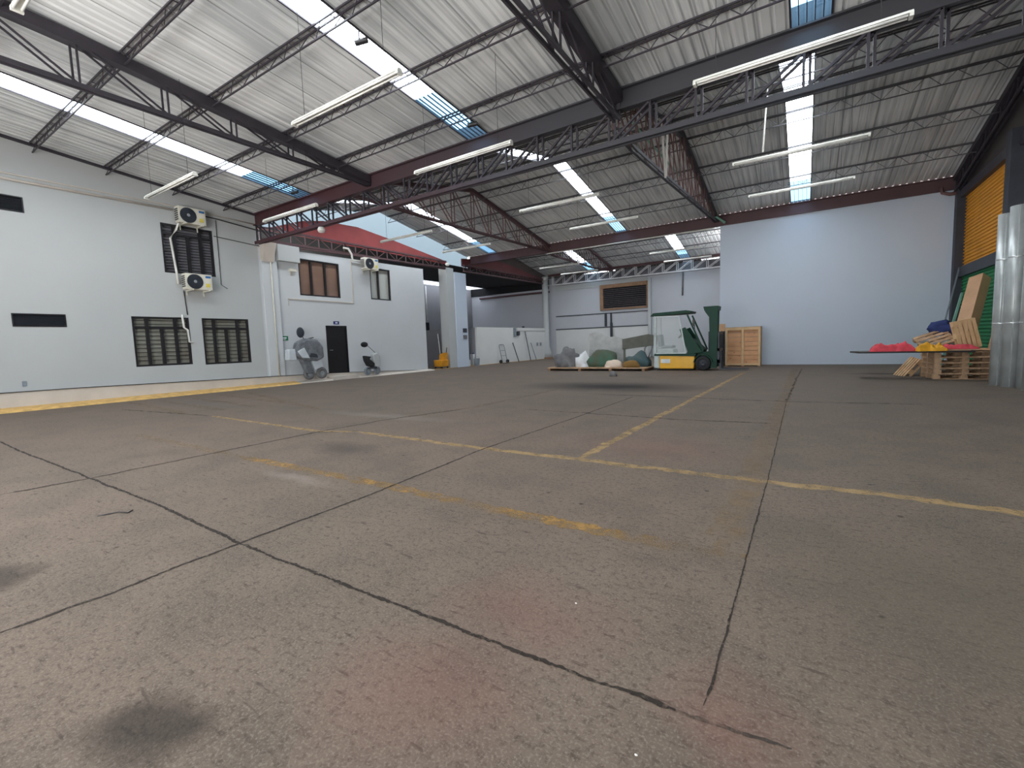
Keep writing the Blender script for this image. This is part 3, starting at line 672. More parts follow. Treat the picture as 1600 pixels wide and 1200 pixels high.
struct(MB().box((XA, 22.92, 0), (XL-.15, 23.05, 2.38)).build('wall_low_return', 'wall_grey', loc=(0, 0, 0)), 'grey low wall across the annex')
mb = MB(); mb.box((XL-.15, 22.9, 0), (XL, 31.9, 2.4)); mb.box((XL, 27.6, 2.2), (XL+.05, 31.9, 2.4))
struct(mb.build('wall_low', 'low_white', loc=(0, 0, 0)), 'white low wall with a ledge')
p = hit(666, 501, 1, 23.2); 
# dark hatch window above the low wall
s = MB().box((XA+.0, 25.2, 2.45), (XA+.06, 27.4, 3.2)).build('window_8', 'interior'); struct(s, 'dark hatch in the annex wall')
rep(MB().box((XA+.06, 26.2, 2.5), (XA+.09, 26.5, 2.85)).build('pane', 'grey_hub'), s)
run('conduit', [hit(665, 447, 0, XA+.1), hit(668, 500, 0, XA+.1)], .03, 'pipe', 'white vertical pipe on the annex wall left of the white column', 'conduit')
tag(MB().tube([(XA+1, YB-.15, 5.35), (XL-.2, YB-.15, 5.35)], .08).build('roof_pipe', 'maroon', smooth=True), 'dark pipe along the top of the annex back wall', 'pipe')
struct(MB().box((XA, YB-.1, 5.6), (XL-.3, YB-.02, 6.3)).build('trim_12', 'interior'), 'dark band above annex back wall')

# ---- columns on the left line
s = thing('concrete_column', (-17.5, 20.9, 0), 'white concrete column between the annex and the hall', 'column')
MB().box((-17.85, 20.2, 0), (-17.28, 20.85, 5.75)).build('shaft', 'wall', s, bevel=.01)
MB().box((-17.75, 20.85, 0), (-17.2, 21.9, 5.55)).build('fin', 'wall_cool', s, bevel=.01)
tag(MB().box((-17.2, 21.4, 2.05), (-17.17, 21.75, 2.3)).build('wall_notice', 'fork_dark'), 'upper dark notice on the white concrete column', 'notice', 'notices on the white column')
tag(MB().box((-17.2, 21.4, 1.65), (-17.17, 21.75, 1.9)).build('wall_notice', 'tarp_grey'), 'lower dark notice on the white concrete column', 'notice', 'notices on the white column')
s = thing('steel_column', (XL, 32.0, 0), 'white round column in the far left corner of the hall', 'column')
MB().tube([(XL+.05, 32.0, .12), (XL+.05, 32.0, .55), (XL, 32.0, .9), (XL, 32.0, 6.4)], .24, 16, radii=[.4, .32, .24, .24]).build('shaft', 'wall', s, smooth=True)
MB().lathe([(0, 0), (.45, 0), (.45, .12), (0, .12)], (XL+.05, 32.0, 0), 2, 16).build('foot', 'wood_brown', s)

# ------------------------------------------------------------------ steel: girders, trusses, purlins
def girder(y, x0, x1, zt, zd, zb, name, m, mw, label, pitch=.853, xs=-3.48, flip=-9.8, double=True, ch=.1):
    """zt top of deep chord, zd its underside, zb height of bottom chord"""
    t = thing(name, ((x0+x1)/2, y, zb), label, 'girder')
    mb = MB().box((x0, y-.012, zd), (x1, y+.012, zt)).box((x0, y-.1, zd), (x1, y+.1, zd+.03)).box((x0, y-.1, zt-.03), (x1, y+.1, zt))
    mb.build('top_chord', m, t)
    if zb is None: return t
    mb = MB()
    for s_ in (-1, 1): mb.bar((x0, y+s_*.07, zb), (x1, y+s_*.07, zb), .05, ch)
    mb.build('bottom_chord', m, t)
    n0 = int((x0-xs)/pitch); n1 = int((x1-xs)/pitch)
    X = [xs+k_*pitch for k_ in range(n0, n1+1)]
    for i, x in enumerate(X):
        b_ = MB()
        for s_ in ((-1, 1) if double else (0,)): b_.bar((x+s_*.045, y+s_*.05, zb), (x+s_*.045, y+s_*.05, zd), .042, .042)
        b_.build('web_post', mw, t)
        if i+1 < len(X):
            xn = X[i+1]; d_ = MB()
            up = (x, xn) if x > flip else (xn, x)
            for s_ in ((-1, 1) if double else (0,)): d_.bar((up[0]+s_*.05, y+s_*.05, zb), (up[1]+s_*.05, y+s_*.05, zd), .042, .042)
            d_.build('web_diagonal', mw, t)
    return t
girder(Y1, XL, XR, 6.40, 5.98, 5.36, 'roof_girder', 'girder', 'dark_steel', 'deep dark steel girder crossing the whole hall in front')
t = thing('roof_beam', (-6.4, Y2, 6.22), 'maroon steel beam running left from above the white partition', 'beam')
MB().box((XL-.1, Y2-.02, 6.2), (XR, Y2+.02, 6.66)).box((XL-.1, Y2-.1, 6.2), (XR, Y2+.1, 6.23)).box((XL-.1, Y2-.1, 6.63), (XR, Y2+.1, 6.66)).build('web', 'maroon', t)
MB().tube([(-12, Y2-.2, 6.12), (-3.6, Y2-.2, 6.12)], .03).build('conduit', 'pipe', t)
girder(YB-.6, XL, -3.3, 6.62, 6.45, 5.78, 'roof_girder', 'maroon', 'white_steel', 'white painted lattice girder over the back wall', pitch=.95, xs=-16.9, flip=-30, ch=.09)
for o in [c for c in bpy.data.objects if c.name.startswith('bottom_chord') and c.parent and 'white painted' in c.parent['label']]:
    o.data.materials.clear(); o.data.materials.append(MT['white_steel'])

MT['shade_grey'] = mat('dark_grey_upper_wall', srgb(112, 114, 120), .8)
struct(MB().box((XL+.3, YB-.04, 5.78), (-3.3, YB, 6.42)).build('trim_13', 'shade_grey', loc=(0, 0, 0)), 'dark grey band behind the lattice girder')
def truss(x, ynodes, ztop, zbot, label, m, mw, topw=.16, toph=.16, n_b=2):
    t = thing('roof_truss', (x, ynodes[0], zbot(ynodes[0])), label, 'truss')
    mb = MB(); mb2 = MB()
    for a, b_ in zip(ynodes[:-1], ynodes[1:]):
        mb.bar((x, a, ztop(a)), (x, b_, ztop(b_)), topw, toph)
        for s_ in (-1, 1): mb2.bar((x+s_*.06, a, zbot(a)), (x+s_*.06, b_, zbot(b_)), .04, .07)
    mb.build('top_chord', m, t); mb2.build('bottom_chord', m, t)
    for i, y in enumerate(ynodes):
        if ztop(y)-zbot(y) < .15: continue
        b_ = MB()
        for s_ in (-1, 1): b_.bar((x+s_*.05, y+s_*.03, zbot(y)), (x+s_*.05, y+s_*.03, ztop(y)), .03, .03)
        b_.build('web_post', mw, t)
        if i+1 < len(ynodes):
            yn = ynodes[i+1]; d_ = MB()
            for s_ in (-1, 1): d_.bar((x+s_*.05, y+s_*.04, ztop(y)), (x+s_*.05, yn+s_*.04, zbot(yn)), .03, .03)
            d_.build('web_diagonal', mw, t)
    return t
rt = lambda y: roof_z(y)-.17
truss(-10.95, [-3.6, -2.25, -.9, .42, 1.75, 3.07, 4.42, 5.73, 7.08, 8.4, 9.5], lambda y: rt(y), lambda y: 6.12 if y < 8.9 else 6.1, 'dark flat-bottomed truss running from the top left corner to the deep girder', 'dark_steel', 'dark_steel', .2, .2)
truss(-3.35, [-3.6, -2.3, -1., .3, 1.6, 2.9, 4.2, 5.5, 6.8, 8.1, 9.5], lambda y: rt(y)-.02, lambda y: 5.8, 'dark heavy truss overhead meeting the girder right of centre', 'dark_steel', 'dark_steel', .24, .22)
def zb_l(y): return 6.05 if y < 14 else 6.05+(y-14)*.022
yn2 = [9.7+.65*k_ for k_ in range(21)]
truss(-11.9, [9.7, 10.9, 12.1, 13.3, 14.5, 15.8, 17.0, 18.2, 19.4, 20.6, 21.6, 22.6], rt, zb_l, 'maroon gable truss in the middle bay left of centre', 'maroon', 'web_red', .14, .14)
def zb_r(y): return 5.7 if y < 11 else 5.7+(y-11)*.06
truss(-3.45, [9.7, 10.9, 12.1, 13.3, 14.5, 15.8, 17.0, 18.2, 19.4, 20.6, 21.6, 22.6], rt, zb_r, 'dark gable truss in the middle bay ending at the partition corner', 'dark_steel', 'web_red', .16, .16)
truss(XR-.22, [9.9, 11.1, 12.3, 13.5, 14.6, 15.8, 17.0, 18.2, 19.4, 20.6, 21.6, 22.5], rt, lambda y: rt(y)-.45 if y > 14 else rt(y)-.45, 'dark truss following the roof slope along the right wall', 'dark_steel', 'dark_steel', .22, .16)
truss(-11.9, [22.9, 24.1, 25.3, 26.4, 27.5, 28.7, 29.9, 31.1, 32.3], rt, lambda y: 6.1+max(0, (y-29))*.06, 'maroon gable truss in the far bay above the brown framed shutter', 'maroon', 'maroon', .14, .14)

# longitudinal trusses on the left line above the lower wall
def long_truss(y0, y1, zlo, zhi, label, x=XL):
    t = thing('eaves_truss', (x, (y0+y1)/2, zlo), label, 'truss')
    MB().bar((x-.05, y0, zlo), (x-.05, y1, zlo+.15), .12, .08).build('bottom_chord', 'maroon', t)
    MB().bar((x-.05, y0, zhi), (x-.05, y1, zhi+.1), .12, .07).build('top_chord', 'maroon', t)
    n = int((y1-y0)/.62)
    for i in range(n):
        a = y0+(y1-y0)*i/n; b_ = y0+(y1-y0)*(i+1)/n; f = i/n
        MB().bar((x-.05, a, zlo+.15*f), (x-.05, a, zhi+.1*f), .035, .035).build('web_post', 'maroon', t)
        q = (a, b_) if i % 2 else (b_, a)
        MB().bar((x-.05, q[0], zlo+.15*f), (x-.05, q[1], zhi+.1*f), .03, .03).build('web_diagonal', 'maroon', t)
long_truss(9.7, 20.3, 5.52, 5.98, 'maroon lattice truss over the lower left wall below the red fascia')
long_truss(21.9, 31.7, 5.72, 6.08, 'maroon lattice truss between the two far left columns')
run('conduit', [(XL+.08, 9.9, 5.36), (XL+.08, 14, 5.5), (XL+.08, 20.1, 5.72)], .03, 'maroon', 'maroon pipe along the top of the lower left wall', 'conduit')
# red fascia and gable infill
mb = MB(); mb.prism([(Y1+.1, 5.98), (20.6, 5.98), (20.6, 6.14), (16.6, 6.66), (14.4, 6.9), (12.6, 6.82), (11.6, 6.62), (10.3, 6.12), (Y1+.1, 5.99)], 0, XL-.3, XL-.22)
tag(mb.build('fascia', 'red'), 'red sheet-metal fascia above the lower left wall', 'fascia')
mb = MB(); mb.prism([(22.0, 6.05), (32.0, 6.12), (32.0, 6.25), (27.5, 6.75), (25.5, 6.85), (22.0, 6.5)], 0, XL-.3, XL-.22)
tag(mb.build('fascia', 'maroon_sheet'), 'maroon sheet-metal fascia beyond the white concrete column', 'fascia')
mb = MB(); mb.prism([(Y1, 6.0), (Y2, 6.0), (Y2, roof_z(Y2)), (RG2, roof_z(RG2)), (Y1, roof_z(Y1+.01))], 0, XL-.345, XL-.335)
struct(mb.build('wall_gable', 'gable_sheet', loc=(0, 0, 0)), 'pale translucent gable sheet above the red fascia')
mb = MB(); mb.prism([(Y2, 6.0), (YB, 6.0), (YB, roof_z(YB)), (RG3, roof_z(RG3)), (Y2, roof_z(Y2+.01))], 0, XL-.345, XL-.335)
struct(mb.build('wall_gable', 'gable_dark', loc=(0, 0, 0)), 'gable sheet of the far bay')

struct(MB().box((XL-.3, Y1+.01, 6.3), (XR+.1, Y1+.03, 6.78)).build('trim_18', 'gable_dark', loc=(0, 0, 0)), 'valley gutter over the deep girder')  # thin hidden plate added to close the roof step against light leaks
struct(MB().box((XL-.3, Y2+.12, 6.3), (XR+.1, Y2+.14, 6.78)).build('trim_19', 'gable_dark', loc=(0, 0, 0)), 'valley gutter over the maroon beam')  # second added plate, blocks light leaking in behind the beam
# purlins
def purlin(y, x0, x1, label, m, depth=.22, step=.22, dz=.0):
    zr = roof_z(y)-.03+dz
    t = thing('roof_purlin', ((x0+x1)/2, y, zr-depth), label, 'purlin', 'lattice roof purlins')
    MB().bar((x0, y-.05, zr), (x1, y-.05, zr), .025, .03).bar((x0, y+.05, zr), (x1, y+.05, zr), .025, .03).build('top_chord', m, t)
    MB().bar((x0, y, zr-depth), (x1, y, zr-depth), .025, .025).build('bottom_chord', m, t)
    n = int((x1-x0)/step); L_ = MB()
    for i in range(n):
        a = x0+(x1-x0)*i/n; b_ = x0+(x1-x0)*(i+1)/n
        za, zb = (zr, zr-depth) if i % 2 else (zr-depth, zr)
        ya, yb = (y+(.05 if i % 4 == 1 else -.05), y) if i % 2 else (y, y+(.05 if i % 4 == 0 else -.05))
        L_.bar((a, ya, za), (b_, yb, zb), .012, .012)
        if i % 4 == 0: L_.bar((a, y-.05, zr), (a, y+.05, zr), .012, .012)
    L_.build('lacing', m, t)
SP = ['first', 'second', 'third', 'fourth', 'fifth', 'sixth']
MT['purlin'] = mat('grey_purlin_paint', srgb(84, 84, 88), .6)
for nm, ys, xa_, z_ in (('nearest bay', [8.45, 6.93, 5.27, 3.77, 2.2, .5, -1.2], XL, 0), ):
    for j, y in enumerate(ys):
        purlin(y, xa_, XR, 'lattice purlin of the nearest bay, number %s from the deep girder' % ['one', 'two', 'three', 'four', 'five', 'six', 'seven'][j], 'dark_steel', .2, .24)
for j, y in enumerate([20.4, 18.3, 16.35, 14.3, 12.3, 10.6]):
    purlin(y, XL-.3, XR, 'lattice purlin of the middle bay, %s from the partition side' % SP[j], 'purlin', .3, .3)
for j, y in enumerate([30.4, 28.5, 26.6, 24.6]):
    purlin(y, XL-.3, -3.3 if y > 22 else XR, 'lattice purlin of the far bay, %s from the back wall' % SP[j], 'purlin', .28, .35)

# ------------------------------------------------------------------ fluorescent fixtures
def make_lamp(x0, y, z, label, zr):
    t = thing('fluorescent_lamp', (x0+1.22, y, z), label, 'lamp', 'hanging twin-tube fluorescent fixtures')
    MB().prism([(y-.05, z+.035), (y-.025, z+.075), (y+.025, z+.075), (y+.05, z+.035)], 0, x0, x0+2.44).build('housing', 'lamp', t)
    for s_ in (-.032, .032):
        MB().tube([(x0+.05, y+s_, z+.018), (x0+2.39, y+s_, z+.018)], .015, 8).build('tube', 'tube', t, smooth=True)
    for xe in (x0, x0+2.4): MB().box((xe, y-.05, z-.003), (xe+.04, y+.05, z+.036)).build('end_cap', 'lamp', t)
    for xx in (x0+.3, x0+2.14): MB().tube([(xx, y, z+.07), (xx, y, zr-.02)], .004, 5).build('hanger', 'cable', t)
    return t
LX = [-12.95, -7.05, -1.45]
cn = ['left', 'middle', 'right']
rows = [(1.55, 4.95, 'nearest row by the top edge of the photo'), (4.65, 4.93, 'second row, in front of the deep girder'), (7.4, 4.95, 'row hanging across the deep girder'),
        (11.65, 5.08, 'first row beyond the deep girder'), (15.0, 5.2, 'row just in front of the middle beam'), (23.4, 5.5, 'first row of the far bay'), (26.1, 5.46, 'last row before the back wall')]
for (y, z, rn) in rows:
    for i, x in enumerate(LX):
        if y < 5 and i == 2 : continue
        if y > 22 and i == 2: continue
        if y > 22: x += (0 if i == 0 else .4)
        make_lamp(x, y, z, 'white twin-tube lamp, %s of the %s' % (cn[i], rn), roof_z(y))
# small black spot fittings by the skylights
for (u, v, y, lab) in ((561, 61, None, 'small black fitting beside the central skylight, upper one'), (736, 192, None, 'small black fitting beside the central skylight near the girder'), (458, 299, None, 'small black fitting beside the left skylight near the girder')):
    w = cf + r2*(u-800)/FPX + d2*(v-600)/FPX
    tt = (Z1+S1*Y1-.12-H)/(w.z+S1*w.y); p = Vector((0, 0, H))+w*tt
    tag(MB().tube([p+Vector((-.1, 0, -.03)), p+Vector((.1, .1, 0))], .05, 10).bar(p, p+Vector((0, 0, .13)), .02, .02).build('roof_fitting', 'black', smooth=False), lab, 'fitting', 'small black roof fittings')
for (u, v, ax, val, lab) in ((502, 359, 1, Y1-.2, 'small white floodlight on the left end of the deep girder'), (699, 413, 1, 20.1, 'small white floodlight on top of the white concrete column'), (851, 436, 1, 31.5, 'small white floodlight on the far left column')):
    p = hit(u, v, ax, val)
    tag(MB().lathe([(0, -.1), (.09, -.08), (.12, 0), (.08, .08), (0, .1)], p, 2, 14).bar(p, p+Vector((0, .12, .02)), .03, .03).build('floodlight', 'pipe', smooth=True), lab, 'floodlight', 'small white floodlights')
# white conduit in the middle bay
a = hit(1046, 175, 1, 14.2); b_ = hit(1203, 126, 1, 14.2)
z_ = (a.z+b_.z)/2
run('conduit', [(-12.0, 14.2, z_), (b_.x, 14.2, z_), (b_.x, 13.6, z_-.1), (b_.x+.05, 11.65, 5.25)], .02, 'pipe', 'white conduit in the middle bay dropping to a lamp on the right', 'conduit')
run('conduit', [hit(1022, 180, 1, 12.5), hit(1034, 190, 1, 12.5), hit(1034, 200, 1, 12.5), hit(1040, 278, 1, 12.9)], .03, 'pipe', 'left white hooked pipe beside the centre-right truss', 'conduit')
run('conduit', [hit(1043, 178, 1, 12.6), hit(1041, 275, 1, 12.9)], .03, 'pipe', 'right straight white pipe beside the centre-right truss', 'conduit')
run('conduit', [hit(988, 192, 0, -3.6), hit(1062, 275, 0, -3.6)], .025, 'green_pipe', 'pale green pipe crossing the centre-right truss', 'conduit')
run('conduit', [hit(1107, 331, 1, 22.2), hit(1133, 348, 1, 22.2)], .05, 'green_pipe', 'pale green pipe at the corner of the partition top', 'conduit')
# pinkish bent pipe on the right of the partition top
p0 = hit(1470, 293, 1, 22.5)
run('vent_elbow', [p0, p0+Vector((.05, 0, -.2)), p0+Vector((.25, 0, -.28)), p0+Vector((.5, 0, -.26))], .06, 'web_red', 'bent pinkish pipe at the top right corner of the tall partition')

# ------------------------------------------------------------------ back wall dressing
YW = YB
def wbox(u0, v0, u1, v1, dep=.05, m='low_white', name='x', y=YW):
    a = hit(u0, v0, 1, y); b2 = hit(u1, v1, 1, y)
    return MB().box((a.x, y-dep, a.z), (b2.x, y, b2.z)).build(name, m)
struct(MB().box((XL+.3, YB-.06, 5.35), (-9.6, YB, 5.75)).build('trim_14', 'wall', loc=(0, 0, 0)), 'white band on the back wall')
struct(MB().box((XL+.3, YB-.08, 0), (-9.5, YB, 2.25)).build('wall_back_lower', 'low_white', loc=(0, 0, 0)), 'thicker lower part of the back wall')
struct(MB().box((XL+.3, YB-.11, 2.25), (-9.5, YB, 2.32)).build('trim_15', 'fork_dark'), 'dark rail on the back wall, lower')
struct(MB().box((XL+.3, YB-.05, 3.3), (-9.5, YB, 3.36)).build('trim_16', 'fork_dark'), 'dark rail on the back wall, upper')
struct(MB().box((-9.5, YB-.35, 0), (-9.3, YB, 5.6)).build('trim_17', 'wall', bevel=.01), 'white pier right of the brown shutter')
tag(MB().box((-12.85, YB-.12, 2.35), (-12.7, YB-.02, 3.3)).build('wall_post', 'fork_dark'), 'left short dark post between the two rails of the back wall', 'post')
tag(MB().box((-12.4, YB-.12, 2.35), (-12.3, YB-.02, 3.3)).build('wall_post', 'fork_dark'), 'right short dark post between the two rails of the back wall', 'post')
tag(MB().box((-12.35, YB-.3, 0.0), (-12.2, YB-.15, 2.6)).build('floor_post', 'fork_dark'), 'long dark post standing at the back wall under the short ones', 'post')
# brown framed shutter
s = thing('shutter_window', (-11.3, YB, 3.5), 'brown framed dark louvred shutter high on the back wall', 'window')
Xa, Xb, Za, Zb = -13.2, -9.45, 3.55, 5.45
mb = MB(); fr = .28
mb.box((Xa, YB-.14, Za), (Xb, YB-.01, Za+.12)).box((Xa, YB-.14, Zb-fr), (Xb, YB-.01, Zb)).box((Xa, YB-.14, Za+.12), (Xa+fr, YB-.01, Zb-fr)).box((Xb-fr*.8, YB-.14, Za+.12), (Xb, YB-.01, Zb-fr))
mb.build('frame', 'wood_brown', s, bevel=.02)
MB().box((Xa+fr, YB-.05, Za+.12), (Xb-fr*.8, YB-.02, Zb-fr)).build('backing', 'interior', s)
mb = MB()
for j in range(11):
    z = Za+.15+j*.135; mb.bar((Xa+fr, YB-.08, z), (Xb-fr*.8, YB-.08, z+.02*math.sin(j)), .03, .05)
mb.build('slats', mat('dark_weathered_slats', srgb(78, 70, 74), .7, noise_amt=.2, scale=8), s)
run('drop_pipe', [(-7.15, YB-.05, 5.76), (-7.2, YB-.05, 4.2)], .06, 'tarp_grey', 'grey vertical pipe high on the back wall right of the brown shutter')

# ------------------------------------------------------------------ far left clutter
def bucket(p, r, h, m, label, cat='bucket', handle=True):
    t = thing('bucket', p, label, cat)
    MB().lathe([(0, .0), (r*.8, 0), (r, h), (r*.93, h), (r*.75, .02), (0, .02)], p, 2, 20).build('body', m, t, smooth=False)
    if handle:
        c = Vector(p); MB().tube([c+Vector((r*math.cos(a), 0, h+.02+.6*r*math.sin(a))) for a in [math.pi*k_/8 for k_ in range(9)]], .008, 6).build('handle', 'grey_hub', t)
    return t
def mop(base, top, label):
    t = thing('mop', base, label, 'mop')
    MB().tube([base, top], .02, 8).build('pole', 'pipe', t, smooth=True)
    b = Vector(base); MB().box(b-Vector((.18, .05, 0)), b+Vector((.18, .05, .06))).build('head', 'bucket_grey', t)
# mop bucket (yellow) beside column
bp_ = Vector((-17.55, 19.75, 0.02))
t = thing('mop_bucket', bp_, 'yellow wringer bucket on the floor left of the white column', 'bucket')
MB().prism([(bp_.x-.28, .12), (bp_.x+.28, .12), (bp_.x+.34, .5), (bp_.x-.34, .5)], 1, bp_.y-.3, bp_.y+.3).build('body', 'bucket_yellow', t, bevel=.03)
MB().prism([(bp_.x-.05, .5), (bp_.x+.3, .5), (bp_.x+.34, .92), (bp_.x-.02, .82)], 1, bp_.y-.14, bp_.y+.2).build('wringer', 'bucket_yellow', t, bevel=.02)
MB().tube([(bp_.x+.3, bp_.y+.1, .8), (bp_.x+.32, bp_.y+.15, 1.2)], .02, 8).build('wringer_handle', 'black', t)
for a_, b2 in ((-.24, -.24), (.24, -.24), (-.24, .24), (.24, .24)):
    MB().lathe([(0, -.02), (.05, -.02), (.05, .02), (0, .02)], (bp_.x+a_, bp_.y+b2, .07), 1, 14).build('castor', 'rubber', t)
t = thing('mop', (-17.9, 19.9, .5), 'white mop pole leaning out of the yellow wringer bucket', 'mop')
MB().tube([(-17.62, 19.8, .46), (-17.95, 20.0, 2.0)], .02, 8).build('pole', 'pipe', t, smooth=True)
MB().lathe([(0, -.05), (.1, -.05), (.06, .1), (0, .12)], (-17.62, 19.8, .42), 2, 10).build('head', 'tarp_white', t)
bucket((-17.75, 22.35, 0), .22, .5, 'fork_dark', 'dark bin beside the white column, nearest to it', 'bin', False)
bucket((-17.45, 22.1, 0), .17, .38, 'pipe', 'white pail in front of the grey low wall')
bucket((-17.2, 22.65, 0), .19, .45, 'bucket_grey', 'grey pail at the corner of the low white wall')
t = thing('jerrycan', (-17.6, 22.6, 0), 'white jerrycan standing between the dark bin and the grey pail', 'canister')
MB().box((-17.72, 22.62, 0), (-17.45, 22.82, .72)).build('body', 'tarp_white', t, bevel=.03)
MB().lathe([(0, .72), (.04, .72), (.04, .79), (0, .79)], (-17.52, 22.72, 0), 2, 12).build('cap', 'sign_blue', t)
# hand truck against the low wall
t = thing('hand_truck', (XL+.15, 25.5, 0), 'grey tubular hand truck leaning on the low white wall', 'hand truck')
MB().tube([(XL+.3, 25.2, .05), (XL+.08, 25.2, 1.15), (XL+.05, 25.27, 1.25), (XL+.05, 25.73, 1.25), (XL+.08, 25.8, 1.15), (XL+.3, 25.8, .05)], .022, 8).build('frame', 'bucket_grey', t, smooth=True)
MB().bar((XL+.2, 25.2, .5), (XL+.2, 25.8, .5), .03, .03).bar((XL+.14, 25.2, .85), (XL+.14, 25.8, .85), .03, .03).build('crossbar', 'bucket_grey', t)
MB().box((XL+.3, 25.15, .0), (XL+.6, 25.85, .025)).build('toe_plate', 'fork_dark', t)
for yy in (25.1, 25.9): MB().lathe([(0, -.03), (.12, -.03), (.12, .03), (0, .03)], (XL+.25, yy, .12), 1, 18).build('wheel', 'rubber', t)
for (yy, hh, lean, lab, m_) in ((26.9, 1.35, .3, 'short dark pole leaning on the low wall right of the hand truck', 'fork_dark'), (28.6, 2.15, .25, 'tall dark pole leaning on the low white wall', 'fork_dark'), (29.4, 1.3, .3, 'short grey pole leaning on the low wall, farthest right', 'bucket_grey')):
    t = tag(MB().tube([(XL+.35, yy+lean, .0), (XL+.05+.03, yy, hh)], .03, 8).build('pole', m_, smooth=True), lab, 'pole')
tag(MB().box((XL, 27.15, 1.75), (XL+.12, 27.35, 2.38)).build('electrical_box', 'bucket_grey'), 'narrow grey electrical box on the low white wall', 'electrical box')
tag(MB().box((XL, 27.55, 1.85), (XL+.12, 27.85, 2.15)).build('electrical_box', 'fork_dark', bevel=.01), 'small dark switch box right of the narrow electrical box', 'electrical box')
tag(MB().lathe([(0, 0), (.1, .02), (.1, .1), (0, .14)], (XL-.05, 28.6, 2.4), 2, 12).build('alarm_bell', 'fork_dark'), 'small dark bell on top of the low wall', 'bell')
for yy, lab in ((31.0-.6, 'left small grey outlet on the low wall near the corner column'), (31.0-.1, 'right small grey outlet on the low wall near the corner column')):
    tag(MB().box((XL, yy, 1.05), (XL+.05, yy+.2, 1.3)).build('outlet', 'bucket_grey'), lab, 'outlet')
tag(MB().box((XL, 3.04, .62), (XL+.02, 3.12, .75)).build('outlet', 'bucket_grey', bevel=.005), 'small grey outlet low on the left wall near the photo edge', 'outlet')

# ------------------------------------------------------------------ scooters by the wall
def blob(c, s, m, name='body', parent=None, seed=0, amp=.12, sub=3, flat=True, rz=0.):
    import bmesh
    bm = bmesh.new(); bmesh.ops.create_icosphere(bm, subdivisions=sub, radius=1)
    R_ = Matrix.Rotation(rz, 3, 'Z'); vs = []
    for v in bm.verts:
        p = v.co.copy(); n = noise.fractal(p*1.6+Vector((seed*3.1, seed, 0)), 1., 2., 4)
        p *= 1+amp*n*2
        p = Vector((math.copysign(abs(p.x)**.8, p.x), math.copysign(abs(p.y)**.8, p.y), math.copysign(abs(p.z)**.85, p.z)))
        q = R_ @ Vector((p.x*s[0], p.y*s[1], p.z*s[2])); z = q.z
        if flat: z = max(z, -s[2]*.0) if False else (z if z > 0 else 0)
        vs.append(Vector(c)+Vector((q.x, q.y, z)))
    fs = [tuple(v.index for v in f.verts) for f in bm.faces]; bm.free()
    mb = MB(); mb.add(vs, fs)
    return mb.build(name, m, parent, smooth=True)
YS = 11.05
t = thing('scooter', (XL+.45, YS, .1), 'grey motor scooter with top case parked by the wall left of the black door', 'scooter')
xs = XL+.45
# front apron shell, case, mirror, wheel and leg shield; it stands across the walkway
b0 = Vector((xs, YS-.05, 0))
MB().prism([(10.35, 1.15), (10.5, 1.62), (10.85, 1.78), (11.35, 1.76), (11.6, 1.45), (11.62, .98), (11.3, .86), (10.75, .9), (10.5, 1.0)], 0, xs-.2, xs+.2).build('body_shell', 'grey_shell', t, bevel=.09)
MB().prism([(10.42, 1.28), (10.6, 1.02), (10.95, .98), (10.72, 1.42)], 0, xs+.18, xs+.22).build('side_panel', 'silver', t, bevel=.03)
MB().prism([(10.08, .95), (10.42, .92), (10.38, 1.38), (10.12, 1.36)], 0, xs-.15, xs+.15).build('top_case', 'silver', t, bevel=.03)
MB().prism([(10.6, .98), (10.95, .9), (11.15, .38), (10.85, .38)], 0, xs-.12, xs+.12).build('leg_shield', 'grey_shell', t, bevel=.04)
MB().prism([(11.05, .95), (11.5, .92), (11.6, .62), (11.2, .5)], 0, xs-.1, xs+.1).build('floorboard', 'silver', t, bevel=.03)
for yy in (10.98, 11.55):
    w = MB().lathe([(.1, -.05), (.2, -.05), (.24, -.02), (.24, .02), (.2, .05), (.1, .05), (.1, -.05)], (xs, yy, .36), 0, 22).build('wheel', 'tarp_grey', t, smooth=True)
    MB().lathe([(0, -.04), (.1, -.04), (.1, .04), (0, .04)], (xs, yy, .36), 0, 18).build('rim', 'grey_hub', w)
m_ = MB().tube([(xs, 10.9, 1.7), (xs, 10.8, 1.86)], .016, 6).build('mirror_stem', 'black', t)
e = MB().lathe([(0, -.012), (.1, -.012), (.135, 0), (.1, .012), (0, .012)], (0, 0, 0), 0, 24)
e.v = [(x+xs+.02, y*1.25+10.72, z*1.55+2.02) for x, y, z in e.v]; e.build('mirror', 'ac_grille', t, smooth=True)
MB().tube([(xs, 10.9, 1.74), (xs-.1, 11.35, 1.82)], .02, 8).build('handlebar', 'black', t)
MB().prism([(10.9, 1.05), (11.3, 1.0), (11.25, 1.15), (11.0, 1.2)], 0, xs+.19, xs+.22).build('lamp_recess', 'fork_dark', t, bevel=.02)
